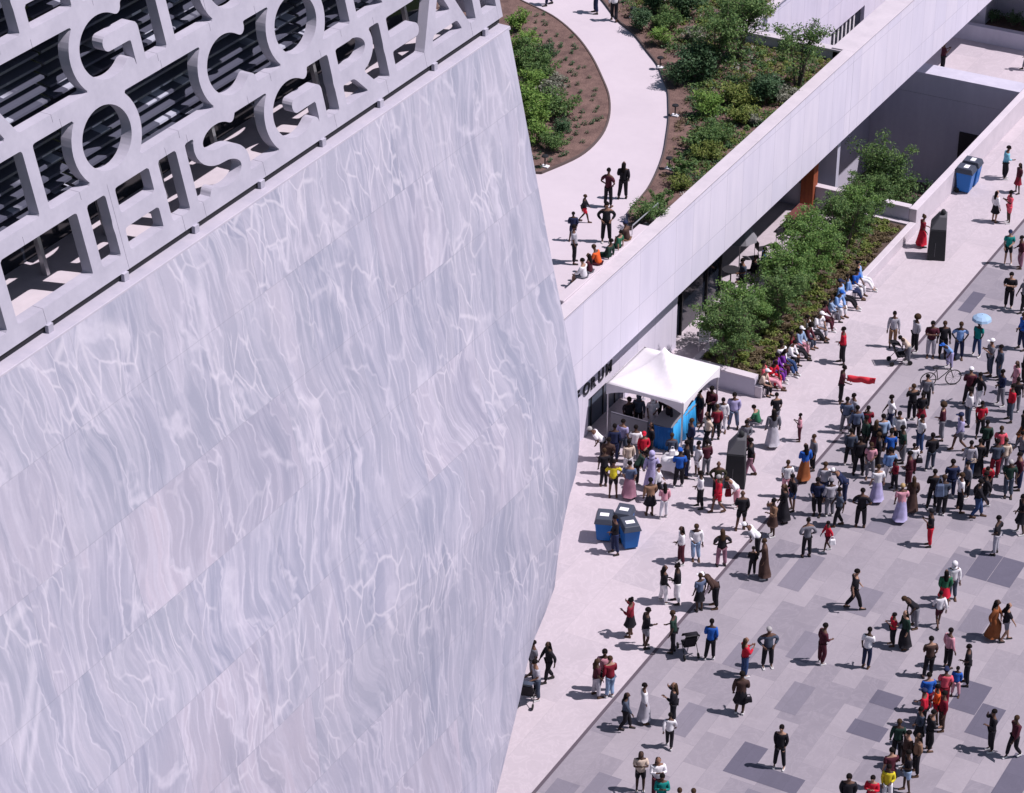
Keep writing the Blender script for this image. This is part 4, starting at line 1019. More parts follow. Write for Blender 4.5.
pose('walk2', (.24, -.14, .19), (.22, -.27, .0), {'L': (-.10, -.02, .50), 'R': (.10, -.13, .53)}, {'L': (-.10, .20, .11), 'R': (.10, -.18, .09)}, 3, er=(.24, .15, .19), wrr=(.25, .12, -.04))
pose('sit2', (.26, -.2, .2), (.08, -.42, .16), {'L': (-.16, -.42, .50), 'R': (.18, -.42, .52)}, {'L': (-.10, -.36, .085), 'R': (.10, -.46, .085)}, 20, sit=True)
pose('sit3', (.25, .10, .20), (.24, .16, -.04), {'L': (-.10, -.42, .49), 'R': (.12, -.43, .50)}, {'L': (-.10, -.66, .10), 'R': (.10, -.62, .10)}, -12, sit=True)
pose('sit', (.25, -.12, .22), (.16, -.33, .10), {'L': (-.14, -.43, .50), 'R': (.14, -.43, .50)}, {'L': (-.14, -.50, .085), 'R': (.16, -.42, .085)}, 6, sit=True)

def body_mesh(pn):
    P = POSES[pn]; vs = []; es = []; rs = []
    def v(p, r_): vs.append(tuple(p)); rs.append(r_); return len(vs) - 1
    def e(a, b_): es.append((a, b_))
    pel = v(P['pel'], (.135, .105)); sp_ = v(P['sp'], (.125, .095)); ch = v(P['ch'], (.15, .11)); nl = v(P['nl'], (.085, .075)); nk = v(P['nk'], .055)
    up = (P['h1'] - P['h0']).normalized(); side = V3(1, 0, 0); fw_ = side.cross(up) * -1
    if fw_.y > 0: fw_ = -fw_
    jaw = v(P['h0'], (.068, .078)); h1 = v(P['h0'].lerp(P['h1'], .6), (.082, .098)); h2 = v(P['h1'] + up * .03, (.07, .08)); h3 = v(P['h1'] + up * .085, (.03, .035))
    for a, b_ in ((pel, sp_), (sp_, ch), (ch, nl), (nl, nk), (nk, jaw), (jaw, h1), (h1, h2), (h2, h3)): e(a, b_)
    hc = P['h0'].lerp(P['h1'], .45)
    ns = v(hc + fw_ * .115, .014); e(h1, ns)
    for s in (-1, 1):
        ea = v(hc + side * (.097 * s) - fw_ * .005, .017); e(h1, ea)
    for s, n in ((-1, 'L'), (1, 'R')):
        sh = v(P['sh' + n], .062); el_ = v(P['el' + n], .043); wr_ = v(P['wr' + n], .029)
        e(ch if False else nl, sh); e(sh, el_); e(el_, wr_)
        d = (P['wr' + n] - P['el' + n]).normalized(); sd_ = d.cross(V3(0, 1, 0)) if abs(d.y) < .8 else d.cross(V3(0, 0, 1)); sd_.normalize()
        nr = d.cross(sd_)
        palm = v(P['wr' + n] + d * .075, (.036, .026)); e(wr_, palm)
        for q in range(4):
            o_ = sd_ * ((q - 1.5) * .021); L = (.062, .075, .07, .055)[q]
            f1 = v(P['wr' + n] + d * (.105) + o_, .0095); f2 = v(P['wr' + n] + d * (.105 + L * .55) + o_ + nr * (.012 * s), .009); f3 = v(P['wr' + n] + d * (.105 + L) + o_ * 1.05 + nr * (.035 * s), .008)
            e(palm, f1); e(f1, f2); e(f2, f3)
        t1 = v(P['wr' + n] + d * .045 - sd_ * .04, .0115); t2 = v(P['wr' + n] + d * .085 - sd_ * .062 + nr * (.01 * s), .0095); e(palm, t1); e(t1, t2)
        hp = v(P['hp' + n], .098); kn_ = v(P['kn' + n], .06); cf = v(P['kn' + n].lerp(P['an' + n], .3), .058); an_ = v(P['an' + n], .038)
        ft = v(P['an' + n] + V3(0, -.10, -.045), (.036, .03)); te = v(P['an' + n] + V3(.005 * s, -.17, -.055), (.03, .02))
        for a, b_ in ((pel, hp), (hp, kn_), (kn_, cf), (cf, an_), (an_, ft), (ft, te)): e(a, b_)
    return skinned('body', vs, es, rs)
def graph(name, items, edges, sub=1):
    ks = list(items); return skinned(name, [tuple(items[k_][0]) for k_ in ks], [(ks.index(a), ks.index(b_)) for a, b_ in edges], [items[k_][1] for k_ in ks], sub)
def shirt_mesh(pn, sleeve):
    P = POSES[pn]; it = {'hem': (P['pel'] + (P['pel'] - P['sp']) * .35, (.16, .128)), 'pel': (P['pel'] + (P['sp'] - P['pel']) * .05, (.182, .150)), 'sp': (P['sp'], (.172, .142)), 'ch': (P['ch'], (.19, .150)), 'nl': (P['nl'], (.108, .092))}
    ed = [('hem', 'pel'), ('pel', 'sp'), ('sp', 'ch'), ('ch', 'nl')]
    for n in 'LR':
        it['sh' + n] = (P['sh' + n], .09); ed.append(('nl', 'sh' + n))
        if sleeve: it['el' + n] = (P['el' + n], .07); it['wr' + n] = (P['el' + n].lerp(P['wr' + n], .9), .045); ed += [('sh' + n, 'el' + n), ('el' + n, 'wr' + n)]
        else: it['el' + n] = (P['sh' + n].lerp(P['el' + n], .85), .078); ed.append(('sh' + n, 'el' + n))
    return graph('shirt', it, ed)
def trouser_mesh(pn, short):
    P = POSES[pn]; it = {'pel': (P['pel'] + V3(0, 0, .05), (.152, .122))}; ed = []
    for n in 'LR':
        it['hp' + n] = (P['hp' + n], .115); ed.append(('pel', 'hp' + n))
        if short: it['kn' + n] = (P['hp' + n].lerp(P['kn' + n], .85), .088); ed.append(('hp' + n, 'kn' + n))
        else:
            it['kn' + n] = (P['kn' + n], .088); it['an' + n] = (P['kn' + n].lerp(P['an' + n], .92), .074); ed += [('hp' + n, 'kn' + n), ('kn' + n, 'an' + n)]
    return graph('trousers', it, ed)
def skirt_mesh(pn, long_):
    P = POSES[pn]; n = 22; vs = []; fs = []
    top = P['pel'] + V3(0, 0, .12)
    an_ = (P['anL'] + P['anR']) / 2; kn_ = (P['knL'] + P['knR']) / 2
    if long_: prof_ = [(top, .14, .11), (P['pel'], .165, .135), (kn_ + V3(0, 0, .15), .21, .20), (an_ + V3(0, 0, .08), .28, .27)]
    else: prof_ = [(top, .14, .11), (P['pel'], .165, .135), (P['pel'].lerp(kn_, .5), .20, .17), (kn_ + V3(0, 0, .04), .25, .22)]
    rows = 9; ctr = []
    for q in range(rows):
        t = q / (rows - 1) * (len(prof_) - 1); i = min(int(t), len(prof_) - 2); f = t - i
        c0, a0, b0_ = prof_[i]; c1, a1, b1 = prof_[i + 1]; ctr.append((c0.lerp(c1, f), a0 + (a1 - a0) * f, b0_ + (b1 - b0_) * f))
    for q, (c_, a, b_) in enumerate(ctr):
        for i in range(n):
            th = 2 * math.pi * i / n; w_ = 1 + .07 * (q / (rows - 1)) * math.sin(th * 6 + q * .3)
            vs.append((c_.x + a * w_ * math.cos(th), c_.y + b_ * w_ * math.sin(th), c_.z))
    for q in range(rows - 1):
        for i in range(n): fs.append((q*n+i, q*n+(i+1)%n, (q+1)*n+(i+1)%n, (q+1)*n+i))
    fs.append(tuple(range(n))); fs.append(tuple(range((rows-1)*n, rows*n))[::-1])
    me = bpy.data.meshes.new('skirt'); me.from_pydata(vs, [], fs); me.update()
    for p in me.polygons: p.use_smooth = True
    me.materials.append(None); return me
def blob(parts, name, seg=12):
    """parts: (centre, rx, ry, rz, axisbend, cut) ellipsoids"""
    b = MB()
    for (c, rx, ry, rz, zc) in parts:
        rings = 7; prof_ = []
        vs = []; fs = []
        for q in range(rings + 1):
            ph = math.pi * q / rings; zz_ = math.cos(ph)
            if zz_ < zc: zz_ = zc
            rr = math.sqrt(max(0, 1 - zz_ * zz_))
            if rr < .02: rr = .02
            for i in range(seg):
                th = 2 * math.pi * i / seg; vs.append((c.x + rx * rr * math.cos(th), c.y + ry * rr * math.sin(th), c.z + rz * zz_))
        for q in range(rings):
            for i in range(seg): fs.append((q*seg+i, (q+1)*seg+i, (q+1)*seg+(i+1)%seg, q*seg+(i+1)%seg))
        b.add(vs, fs)
    me = bpy.data.meshes.new(name); me.from_pydata(b.v, [], b.f); me.update()
    bm = bmesh.new(); bm.from_mesh(me); bmesh.ops.remove_doubles(bm, verts=bm.verts, dist=1e-4); bmesh.ops.recalc_face_normals(bm, faces=bm.faces); bm.to_mesh(me); bm.free()
    for p in me.polygons: p.use_smooth = True
    me.materials.append(None); return me
def hair_mesh(pn, kd):
    P = POSES[pn]; hc = P['h0'].lerp(P['h1'], .72); up = (P['h1'] - P['h0']).normalized(); bk = V3(0, .03, 0)
    if kd == 'short': return blob([(hc + bk * .6 + up * .02, .098, .112, .105, -.25)], 'hair')
    if kd == 'afro': return blob([(hc + bk + up * .03, .155, .155, .15, -.5)], 'hair')
    if kd == 'bun': return blob([(hc + bk * .6 + up * .02, .098, .112, .105, -.25), (hc + bk * 2 + up * .12, .06, .06, .06, -1)], 'hair')
    if kd == 'long':
        a = hc + bk * 1.1 + up * .01; c_ = P['nl'] + V3(0, .09, -.02); d = P['ch'] + V3(0, .125, -.02)
        return skinned('hair', [tuple(a + up * .07), tuple(a), tuple(P['nk'] + V3(0, .06, .02)), tuple(c_), tuple(d)], [(0, 1), (1, 2), (2, 3), (3, 4)], [(.07, .07), (.108, .105), (.10, .07), (.105, .045), (.07, .03)])
    if kd == 'hood': return blob([(hc + bk * .8, .118, .128, .135, -.9), (P['nk'] + V3(0, .02, -.03), .12, .11, .10, -.8)], 'hood')
    if kd == 'cap':
        m_ = blob([(hc + bk * .3 + up * .03, .108, .118, .105, -.05), (hc + V3(0, -.13, .035), .075, .085, .014, -1)], 'cap'); return m_
PEOPLE = [
(-52.239, 98.148, 6.6, 'walk', 5.566, 1.7, 'grey', 'navy', 'trousers', 'short', 'person in grey top and navy trousers, upper path, cut off by photo top', 'people on the roof path'),
(-49.9, 98.318, 6.6, 'stand', 5.217, 1.68, 'grey', 'navy', 'trousers', 'short', 'person in grey top and navy trousers, upper path, left of white-shirted walker', 'people on the roof path'),
(-48.742, 97.851, 6.6, 'walk', 3.646, 1.8, 'white', 'black', 'trousers', 'short', 'person in white top and black trousers, farthest up the curved path', 'people on the roof path'),
(-40.259, 80.643, 6.6, 'akimbo', 3.122, 1.78, 'maroon', 'black', 'trousers', 'short', 'person in maroon top and black trousers, curved path, left of long-haired companion', 'people on the roof path'),
(-40.07, 81.56, 6.6, 'stand', 3.471, 1.7, 'black', 'black', 'trousers', 'long', 'person all in black, curved path, right of broad companion', 'people on the roof path'),
(-40.47, 79.03, 6.6, 'walk', 2.075, 1.25, 'black', 'red', 'shorts', 'short', 'person in black top and red shorts, roof path, small child', 'people on the roof path'),
(-40.086, 77.393, 6.6, 'stand', 3.646, 1.3, 'navy', 'navy', 'shorts', 'short', 'person all in navy, roof path, child at its left edge', 'people on the roof path'),
(-39.208, 75.802, 6.6, 'stand', 2.075, 1.7, 'lightgrey', 'black', 'trousers', 'short', 'person in light grey top and black trousers, left roof path near the parapet', 'people on the roof path'),
(-38.955, 77.922, 6.6, 'akimbo', 6.788, 1.8, 'black', 'black', 'trousers', 'short', 'person all in black, roof path, feet apart, pale print on back', 'people on the roof path'),
(-38.0, 77.76, 6.6, 'sit', 4.712, 1.6, 'brown', 'tan', 'trousers', 'cap', 'seated person in brown top and tan trousers, roof edge below the shrubs', 'people sitting along the roof parapet'),
(-38.0, 77.014, 6.6, 'sit', 4.712, 1.6, 'green', 'black', 'trousers', 'short', 'seated person in green top and black trousers, roof parapet, next to orange shirt', 'people sitting along the roof parapet'),
(-38.0, 76.195, 6.6, 'sit', 4.712, 1.6, 'darkgreen', 'darkgreen', 'trousers', 'short', 'seated person all in dark green, roof parapet, between green and orange', 'people sitting along the roof parapet'),
(-38.0, 75.466, 6.6, 'sit', 4.712, 1.65, 'orange', 'maroon', 'trousers', 'short', 'seated person in orange top and maroon trousers, the roof parapet', 'people sitting along the roof parapet'),
(-38.0, 74.746, 6.6, 'sit', 4.712, 1.6, 'maroon', 'grey', 'trousers', 'long', 'seated person in maroon top and grey trousers, roof parapet, left of orange shirt', 'people sitting along the roof parapet'),
(-38.0, 74.271, 6.6, 'sit', 4.712, 1.6, 'white', 'grey', 'shorts', 'short', 'seated person in white top and grey shorts, roof parapet, nearest the tower corner', 'people sitting along the roof parapet'),
(-38.756, 114.565, 0.0, 'phone', 2.25, 1.7, 'maroon', 'black', 'trousers', 'short', "person in maroon top and black trousers, behind the sunken court's far parapet", 'people on the plaza'),
(-35.089, 116.735, 0.0, 'walk', 5.217, 1.75, 'white', 'grey', 'trousers', 'short', 'person in white top and grey trousers, top right edge of the plaza', 'people on the plaza'),
(-31.81, 104.096, 0.0, 'stand', 2.075, 1.78, 'aqua', 'black', 'trousers', 'short', 'person in pale aqua top and black trousers, right of the paired bins', 'people on the plaza'),
(-30.799, 102.975, 0.0, 'stand', 5.566, 1.6, 'maroon', 'darkred', 'skirt', 'long', 'person in maroon top and dark red skirt, beside the light-blue shirt, top right', 'people on the plaza'),
(-30.701, 99.663, 0.0, 'stand', 2.599, 1.65, 'white', 'black', 'skirt', 'long', 'person in white top and black skirt, left of coral dress, upper right', 'people on the plaza'),
(-30.127, 99.867, 0.0, 'phone', 5.391, 1.7, 'coral', 'coral', 'shorts', 'short', 'person all in coral, upper right plaza', 'people on the plaza'),
(-32.639, 95.808, 0.0, 'stand', 2.25, 1.65, 'darkred', 'red', 'dress', 'bun', 'person in dark red top and long red skirt, left of the far speaker tower', 'people on the plaza'),
(-28.832, 96.073, 0.0, 'stand', 6.613, 1.75, 'teal', 'black', 'shorts', 'cap', 'person in teal top and black shorts, on the paving joint, upper right', 'people on the plaza'),
(-28.221, 95.986, 0.0, 'stand', 5.217, 1.65, 'maroon', 'pinkgrey', 'trousers', 'short', 'person in maroon top and dusty pink trousers, right edge, behind the teal shirt', 'people on the plaza'),
(-27.452, 92.29, 0.0, 'crossed', 6.439, 1.78, 'black', 'black', 'trousers', 'short', 'person all in black, arms folded, alone near right edge', 'people on the plaza'),
(-26.791, 92.255, 0.0, 'walk', 5.566, 1.7, 'grey', 'black', 'trousers', 'short', 'person in grey top and black trousers, right edge, next to folded arms', 'people on the plaza'),
(-25.816, 89.206, 0.0, 'stand', 5.566, 1.8, 'blue', 'navy', 'trousers', 'short', 'person in blue top and navy trousers, right edge below the folded arms', 'people on the plaza'),
(-30.428, 86.849, 0.0, 'stand', 6.613, 1.75, 'lightgrey', 'tan', 'trousers', 'short', 'person in light grey top and tan trousers, left end of the loose row', 'people on the plaza'),
(-29.416, 85.908, 0.0, 'bend', 5.566, 1.6, 'cream', 'grey', 'trousers', 'short', 'person in cream top and grey trousers, pushing the folded pushchair', 'people on the plaza'),
(-29.53, 86.967, 0.0, 'stand', 5.566, 1.75, 'lightgrey', 'black', 'trousers', 'afro', 'person in light grey top and black trousers, just right of the pushchair pusher', 'people on the plaza'),
(-28.789, 86.813, 0.0, 'crossed', 6.613, 1.75, 'maroon', 'lightgrey', 'trousers', 'short', 'person in maroon top and light grey trousers, middle of the loose row', 'people on the plaza'),
(-28.368, 87.045, 0.0, 'stand', 6.7, 1.75, 'black', 'black', 'trousers', 'short', 'person all in black, between grey trousers and large blue shirt', 'people on the plaza'),
(-27.749, 87.2, 0.0, 'akimbo', 6.7, 1.8, 'skyblue', 'navy', 'trousers', 'short', 'person in sky blue top and navy trousers, large figure behind the bicycle', 'people on the plaza'),
(-27.805, 86.335, 0.0, 'bend', 5.74, 1.5, 'skyblue', 'lavender', 'trousers', 'capblue', 'person in sky blue top and lavender trousers, bending over the bicycle', 'people on the plaza'),
(-27.203, 87.781, 0.0, 'stand', 6.089, 1.7, 'teal', 'denim', 'trousers', 'short', 'person in teal top and blue trousers, under the pale umbrella', 'people on the plaza'),
(-26.22, 86.569, 0.0, 'phone', 5.391, 1.75, 'grey', 'slate', 'trousers', 'capwhite', 'person in grey top and slate trousers, left of slate-clad companion', 'people on the plaza'),
(-25.8, 86.437, 0.0, 'stand', 5.391, 1.65, 'slate', 'slate', 'trousers', 'short', 'person all in slate, right of the white cap and slate jeans', 'people on the plaza'),
(-24.851, 85.614, 0.0, 'stand', 5.566, 1.6, 'pink', 'pink', 'trousers', 'long', 'person all in pink, right edge, above the red shirt', 'people on the plaza'),
(-24.804, 86.535, 0.0, 'stand', 5.217, 1.7, 'black', 'black', 'trousers', 'short', 'person all in black, right edge beside the pink outfit', 'people on the plaza'),
(-26.155, 84.011, 0.0, 'stand', 3.471, 1.72, 'maroon', 'black', 'trousers', 'capwhite', 'person in maroon top and black trousers, head of the tight knot', 'people on the plaza'),
(-25.709, 83.907, 0.0, 'walk', 5.566, 1.7, 'black', 'white', 'trousers', 'short', 'person in black top and white trousers, tight knot, behind the white cap', 'people on the plaza'),
(-25.633, 82.482, 0.0, 'stand', 5.217, 1.78, 'white', 'slate', 'trousers', 'short', 'person in white top and slate trousers, slate jeans, centre of tight knot', 'people on the plaza'),
(-24.923, 81.858, 0.0, 'stand', 6.613, 1.7, 'red', 'black', 'trousers', 'short', 'person in red top and black trousers, below the slate jeans', 'people on the plaza'),
(-24.326, 83.546, 0.0, 'stand', 5.391, 1.75, 'red', 'slate', 'trousers', 'short', 'person in red top and slate trousers, near the right edge', 'people on the plaza'),
(-23.273, 82.017, 0.0, 'walk', 5.566, 1.7, 'black', 'rust', 'skirt', 'short', 'person in black top and rust skirt, right edge below red shirt', 'people on the plaza'),
(-27.647, 81.798, 0.0, 'phone', 3.821, 1.7, 'black', 'black', 'trousers', 'short', 'person all in black, photographing, apart from the dense crowd', 'people on the plaza'),
(-27.181, 81.542, 0.0, 'stand', 6.788, 1.6, 'black', 'darkred', 'skirt', 'short', 'person in black top and dark red skirt, beside the one photographing', 'people on the plaza'),
(-28.048, 80.639, 0.0, 'walk', 5.217, 1.7, 'white', 'navy', 'trousers', 'short', 'person in white top and navy trousers, dense crowd, upper middle', 'people on the plaza'),
(-27.326, 79.532, 0.0, 'stand', 6.439, 1.8, 'white', 'black', 'trousers', 'short', 'person in white top and black trousers, broad, dense crowd centre', 'people on the plaza'),
(-26.547, 79.796, 0.0, 'stand', 5.566, 1.7, 'white', 'denim', 'trousers', 'short', 'person in white top and blue trousers, right edge of the dense crowd', 'people on the plaza'),
(-26.134, 81.022, 0.0, 'stand', 5.042, 1.7, 'maroon', 'grey', 'trousers', 'afro', 'person in maroon top and grey trousers, alone right of the dense crowd', 'people on the plaza'),
(-25.255, 80.593, 0.0, 'walk', 5.391, 1.75, 'lavender', 'grey', 'shorts', 'cap', 'person in lavender top and grey shorts, mid stride beside crowd', 'people on the plaza'),
(-26.18, 78.13, 0.0, 'stand', 3.646, 1.4, 'white', 'maroon', 'trousers', 'short', 'person in white top and maroon trousers, child below white shirt and jeans', 'people on the plaza'),
(-27.11, 78.179, 0.0, 'stand', 3.646, 1.7, 'blue', 'black', 'trousers', 'short', 'person in blue top and black trousers, dense crowd, bright shirt', 'people on the plaza'),
(-27.449, 77.831, 0.0, 'stand', 5.217, 1.7, 'black', 'black', 'trousers', 'short', 'person all in black, dense crowd, left of the bright blue', 'people on the plaza'),
(-28.598, 79.578, 0.0, 'phone', 3.646, 1.6, 'darkred', 'black', 'trousers', 'short', "person in dark red top and black trousers, dense crowd's top left", 'people on the plaza'),
(-28.879, 79.173, 0.0, 'stand', 3.646, 1.75, 'greyblue', 'black', 'trousers', 'short', 'person in grey-blue top and black trousers, top left of dense crowd', 'people on the plaza'),
(-28.333, 78.728, 0.0, 'stand', 5.566, 1.7, 'darkgreen', 'black', 'trousers', 'short', 'person in dark green top and black trousers, dense crowd, between grey-blue and black', 'people on the plaza'),
(-27.922, 78.708, 0.0, 'stand', 3.297, 1.65, 'black', 'maroon', 'skirt', 'long', 'person in black top and maroon skirt, dense crowd, flared top', 'people on the plaza'),
(-27.907, 77.096, 0.0, 'stand', 3.646, 1.8, 'black', 'black', 'trousers', 'short', 'person all in black, tall, left flank of dense crowd', 'people on the plaza'),
(-28.47, 77.591, 0.0, 'stand', 3.646, 1.7, 'slate', 'black', 'trousers', 'short', 'person in slate top and black trousers, behind the tall left-flank figure', 'people on the plaza'),
(-27.644, 75.118, 0.0, 'bend', 5.217, 1.75, 'navy', 'navy', 'trousers', 'capwhite', 'person all in navy, leaning forward below the left flank', 'people on the plaza'),
(-28.194, 73.817, 0.0, 'stand', 6.439, 1.75, 'navy', 'black', 'trousers', 'short', 'person in navy top and black trousers, left of two dark walkers', 'people on the plaza'),
(-27.216, 73.526, 0.0, 'walk', 5.217, 1.75, 'slate', 'black', 'trousers', 'short', 'person in slate top and black trousers, right of two dark walkers', 'people on the plaza'),
(-27.756, 73.983, 0.0, 'stand', 3.821, 1.7, 'lightgrey', 'grey', 'trousers', 'capgrey', 'person in light grey top and grey trousers, between the two dark walkers', 'people on the plaza'),
(-29.493, 75.742, 0.0, 'stand', 3.995, 1.72, 'blue', 'rust', 'dress', 'long', 'person in blue top and long rust skirt, on the paving joint, mid plaza', 'people on the plaza'),
(-30.793, 78.283, 0.0, 'phone', 5.217, 1.3, 'pink', 'maroon', 'trousers', 'short', 'person in pink top and maroon trousers, child alone on pale paving', 'people on the plaza'),
(-29.088, 73.705, 0.0, 'stand', 5.566, 1.65, 'black', 'denim', 'shorts', 'short', 'person in black top and blue shorts, just left of the paving joint', 'people on the plaza'),
(-29.078, 72.874, 0.0, 'stand', 5.391, 1.7, 'black', 'black', 'dress', 'long', 'person in long black clothes, behind the raised arms', 'people on the plaza'),
(-29.025, 71.781, 0.0, 'raise', 5.566, 1.7, 'tan', 'brown', 'skirt', 'short', 'person in tan top and brown skirt, arms lifted to head', 'people on the plaza'),
(-28.966, 70.349, 0.0, 'bend', 5.217, 1.7, 'white', 'black', 'trousers', 'capwhite', 'person in white top and black trousers, stooping above the brown coat', 'people on the plaza'),
(-28.187, 69.207, 0.0, 'stand', 5.217, 1.75, 'brown', 'brown', 'dress', 'short', 'person in long brown clothes, long coat, mid plaza', 'people on the plaza'),
(-28.604, 69.119, 0.0, 'stand', 3.646, 1.3, 'black', 'black', 'trousers', 'short', 'person all in black, child beside the brown coat', 'people on the plaza'),
(-27.428, 71.125, 0.0, 'akimbo', 3.821, 1.75, 'grey', 'black', 'trousers', 'short', 'person in grey top and black trousers, mid plaza, hands on hips', 'people on the plaza'),
(-26.929, 71.836, 0.0, 'walk', 5.391, 1.35, 'red', 'maroon', 'shorts', 'short', 'person in red top and maroon shorts, child carrying a white bag', 'people on the plaza'),
(-26.499, 73.847, 0.0, 'akimbo', 3.471, 1.75, 'black', 'black', 'trousers', 'short', 'person all in black, elbows out, below dense crowd', 'people on the plaza'),
(-30.156, 71.603, 0.0, 'stand', 3.646, 1.75, 'black', 'black', 'shorts', 'bald', 'person all in black, long jacket below the near speaker tower', 'people on the plaza'),
(-30.772, 69.063, 0.0, 'stand', 6.788, 1.65, 'white', 'lightblue', 'trousers', 'short', 'person in white top and light blue trousers, left of the black-and-pink outfit', 'people on the plaza'),
(-31.121, 68.655, 0.0, 'stand', 5.391, 1.65, 'white', 'maroon', 'trousers', 'long', 'person in white top and maroon trousers, mid-left plaza, right of the bins', 'people on the plaza'),
(-29.812, 69.162, 0.0, 'akimbo', 3.821, 1.65, 'black', 'pinkgrey', 'trousers', 'long', 'person in black top and dusty pink trousers, mid-left plaza', 'people on the plaza'),
(-24.756, 68.956, 0.0, 'walk', 2.25, 1.75, 'black', 'black', 'trousers', 'short', 'person all in black, alone, walking over pale slabs', 'people on the plaza'),
(-30.597, 66.141, 0.0, 'stand', 2.424, 1.65, 'black', 'white', 'trousers', 'long', 'person in black top and white trousers, left of two in white trousers', 'people on the plaza'),
(-30.203, 66.427, 0.0, 'stand', 5.217, 1.68, 'black', 'white', 'trousers', 'bun', 'person in black top and white trousers, right of two in white trousers', 'people on the plaza'),
(-29.312, 66.305, 0.0, 'stand', 4.17, 1.65, 'greyblue', 'black', 'skirt', 'short', 'person in grey-blue top and black skirt, beside the brown coat and white cap', 'people on the plaza'),
(-28.935, 66.785, 0.0, 'bend', 5.391, 1.8, 'brown', 'black', 'trousers', 'capwhite', 'person in brown top and black trousers, leaning in a wide coat', 'people on the plaza'),
(-30.718, 63.859, 0.0, 'raise', 4.868, 1.65, 'darkred', 'black', 'skirt', 'bun', 'person in dark red top and black skirt, arms raised to face, left plaza', 'people on the plaza'),
(-29.971, 63.486, 0.0, 'stand4', 2.25, 1.75, 'black', 'grey', 'shorts', 'short', 'person in black top and grey shorts, holding something white, left plaza', 'people on the plaza'),
(-29.053, 63.734, 0.0, 'stand4', 4.868, 1.78, 'darkgreen', 'black', 'trousers', 'short', 'person in dark green top and black trousers, left of the black pushchair', 'people on the plaza'),
(-27.782, 63.921, 0.0, 'stand', 3.471, 1.75, 'blue', 'black', 'trousers', 'short', 'person in blue top and black trousers, bright jacket, right of the pushchair', 'people on the plaza'),
(-31.909, 60.313, 0.0, 'walk', 5.566, 1.7, 'black', 'black', 'trousers', 'long', 'person all in black, near the tower base', 'people on the plaza'),
(-31.789, 59.264, 0.0, 'push', 5.566, 1.7, 'lightgrey', 'slate', 'trousers', 'short', 'person in light grey top and slate trousers, pushing a pushchair beside tower base', 'people on the plaza'),
(-32.447, 60.204, 0.0, 'stand', 5.566, 1.6, 'grey', 'grey', 'trousers', 'short', 'person all in grey, half hidden behind the tower base corner', 'people on the plaza'),
(-30.161, 60.285, 0.0, 'stand', 2.424, 1.65, 'maroon', 'lightgrey', 'trousers', 'long', 'person in maroon top and light grey trousers, left of the embracing pair', 'people on the plaza'),
(-29.763, 60.505, 0.0, 'stand', 3.995, 1.7, 'darkred', 'lightblue', 'trousers', 'short', 'person in dark red top and light blue trousers, right of the embracing pair', 'people on the plaza'),
(-30.106, 60.748, 0.0, 'stand', 6.788, 1.72, 'pink', 'black', 'trousers', 'short', 'person in pink top and black trousers, behind the embracing pair', 'people on the plaza'),
(-28.575, 59.229, 0.0, 'walk', 8.184, 1.55, 'slate', 'black', 'trousers', 'long', 'person in slate top and black trousers, walking left of the long grey skirt', 'people on the plaza'),
(-28.206, 59.849, 0.0, 'stand', 2.25, 1.65, 'white', 'lightgrey', 'dress', 'short', 'person in white top and long light grey skirt, long skirt, lower left plaza', 'people on the plaza'),
(-27.347, 60.204, 0.0, 'raise', 5.042, 1.75, 'black', 'black', 'trousers', 'long', 'person all in black, phone lifted, lower left', 'people on the plaza'),
(-26.918, 59.028, 0.0, 'walk', 3.471, 1.45, 'white', 'black', 'trousers', 'short', 'person in white top and black trousers, child, lower left plaza', 'people on the plaza'),
(-26.767, 56.669, 0.0, 'phone', 6.788, 1.65, 'cream', 'black', 'shorts', 'long', 'person in cream top and black shorts, bottom edge, leftmost of four', 'people on the plaza'),
(-26.18, 56.661, 0.0, 'phone', 6.962, 1.65, 'white', 'maroon', 'trousers', 'long', 'person in white top and maroon trousers, bottom edge, behind the teal shirt', 'people on the plaza'),
(-25.694, 55.946, 0.0, 'phone', 6.788, 1.7, 'teal', 'black', 'trousers', 'short', 'person in teal top and black trousers, bottom edge, cut off', 'people on the plaza'),
(-24.994, 55.687, 0.0, 'stand', 6.788, 1.65, 'darkred', 'black', 'trousers', 'short', 'person in dark red top and black trousers, bottom edge, only head showing', 'people on the plaza'),
(-24.643, 55.934, 0.0, 'stand', 6.788, 1.55, 'black', 'black', 'trousers', 'short', 'person all in black, bottom edge, cut off near the joint', 'people on the plaza'),
(-26.425, 63.654, 0.0, 'phone', 2.424, 1.65, 'red', 'denim', 'trousers', 'long', 'person in red top and blue trousers, above the solitary dark coat', 'people on the plaza'),
(-25.687, 61.72, 0.0, 'stand', 3.471, 1.75, 'brown', 'black', 'skirt', 'short', 'person in brown top and black skirt, solitary dark coat, pale bag', 'people on the plaza'),
(-25.967, 64.476, 0.0, 'akimbo', 6.962, 1.72, 'slate', 'black', 'trousers', 'grey', 'person in slate top and black trousers, arms held out, lower middle', 'people on the plaza'),
(-24.47, 65.493, 0.0, 'stand4', 2.424, 1.75, 'maroon', 'maroon', 'trousers', 'short', 'person all in maroon, alone beside a grey slab', 'people on the plaza'),
(-23.467, 59.783, 0.0, 'stand', 6.439, 1.78, 'black', 'black', 'trousers', 'short', 'person all in black, alone on the darkest slab', 'people on the plaza'),
(-23.081, 66.005, 0.0, 'stand', 3.122, 1.72, 'white', 'navy', 'trousers', 'short', 'person in white top and navy trousers, lower middle, seen from behind', 'people on the plaza'),
(-22.811, 67.634, 0.0, 'phone', 5.391, 1.4, 'red', 'black', 'trousers', 'short', 'person in red top and black trousers, child, lower middle', 'people on the plaza'),
(-22.396, 67.668, 0.0, 'stand', 5.566, 1.65, 'darkgreen', 'black', 'dress', 'long', 'person in dark green top and long black skirt, beside the red-shirted child', 'people on the plaza'),
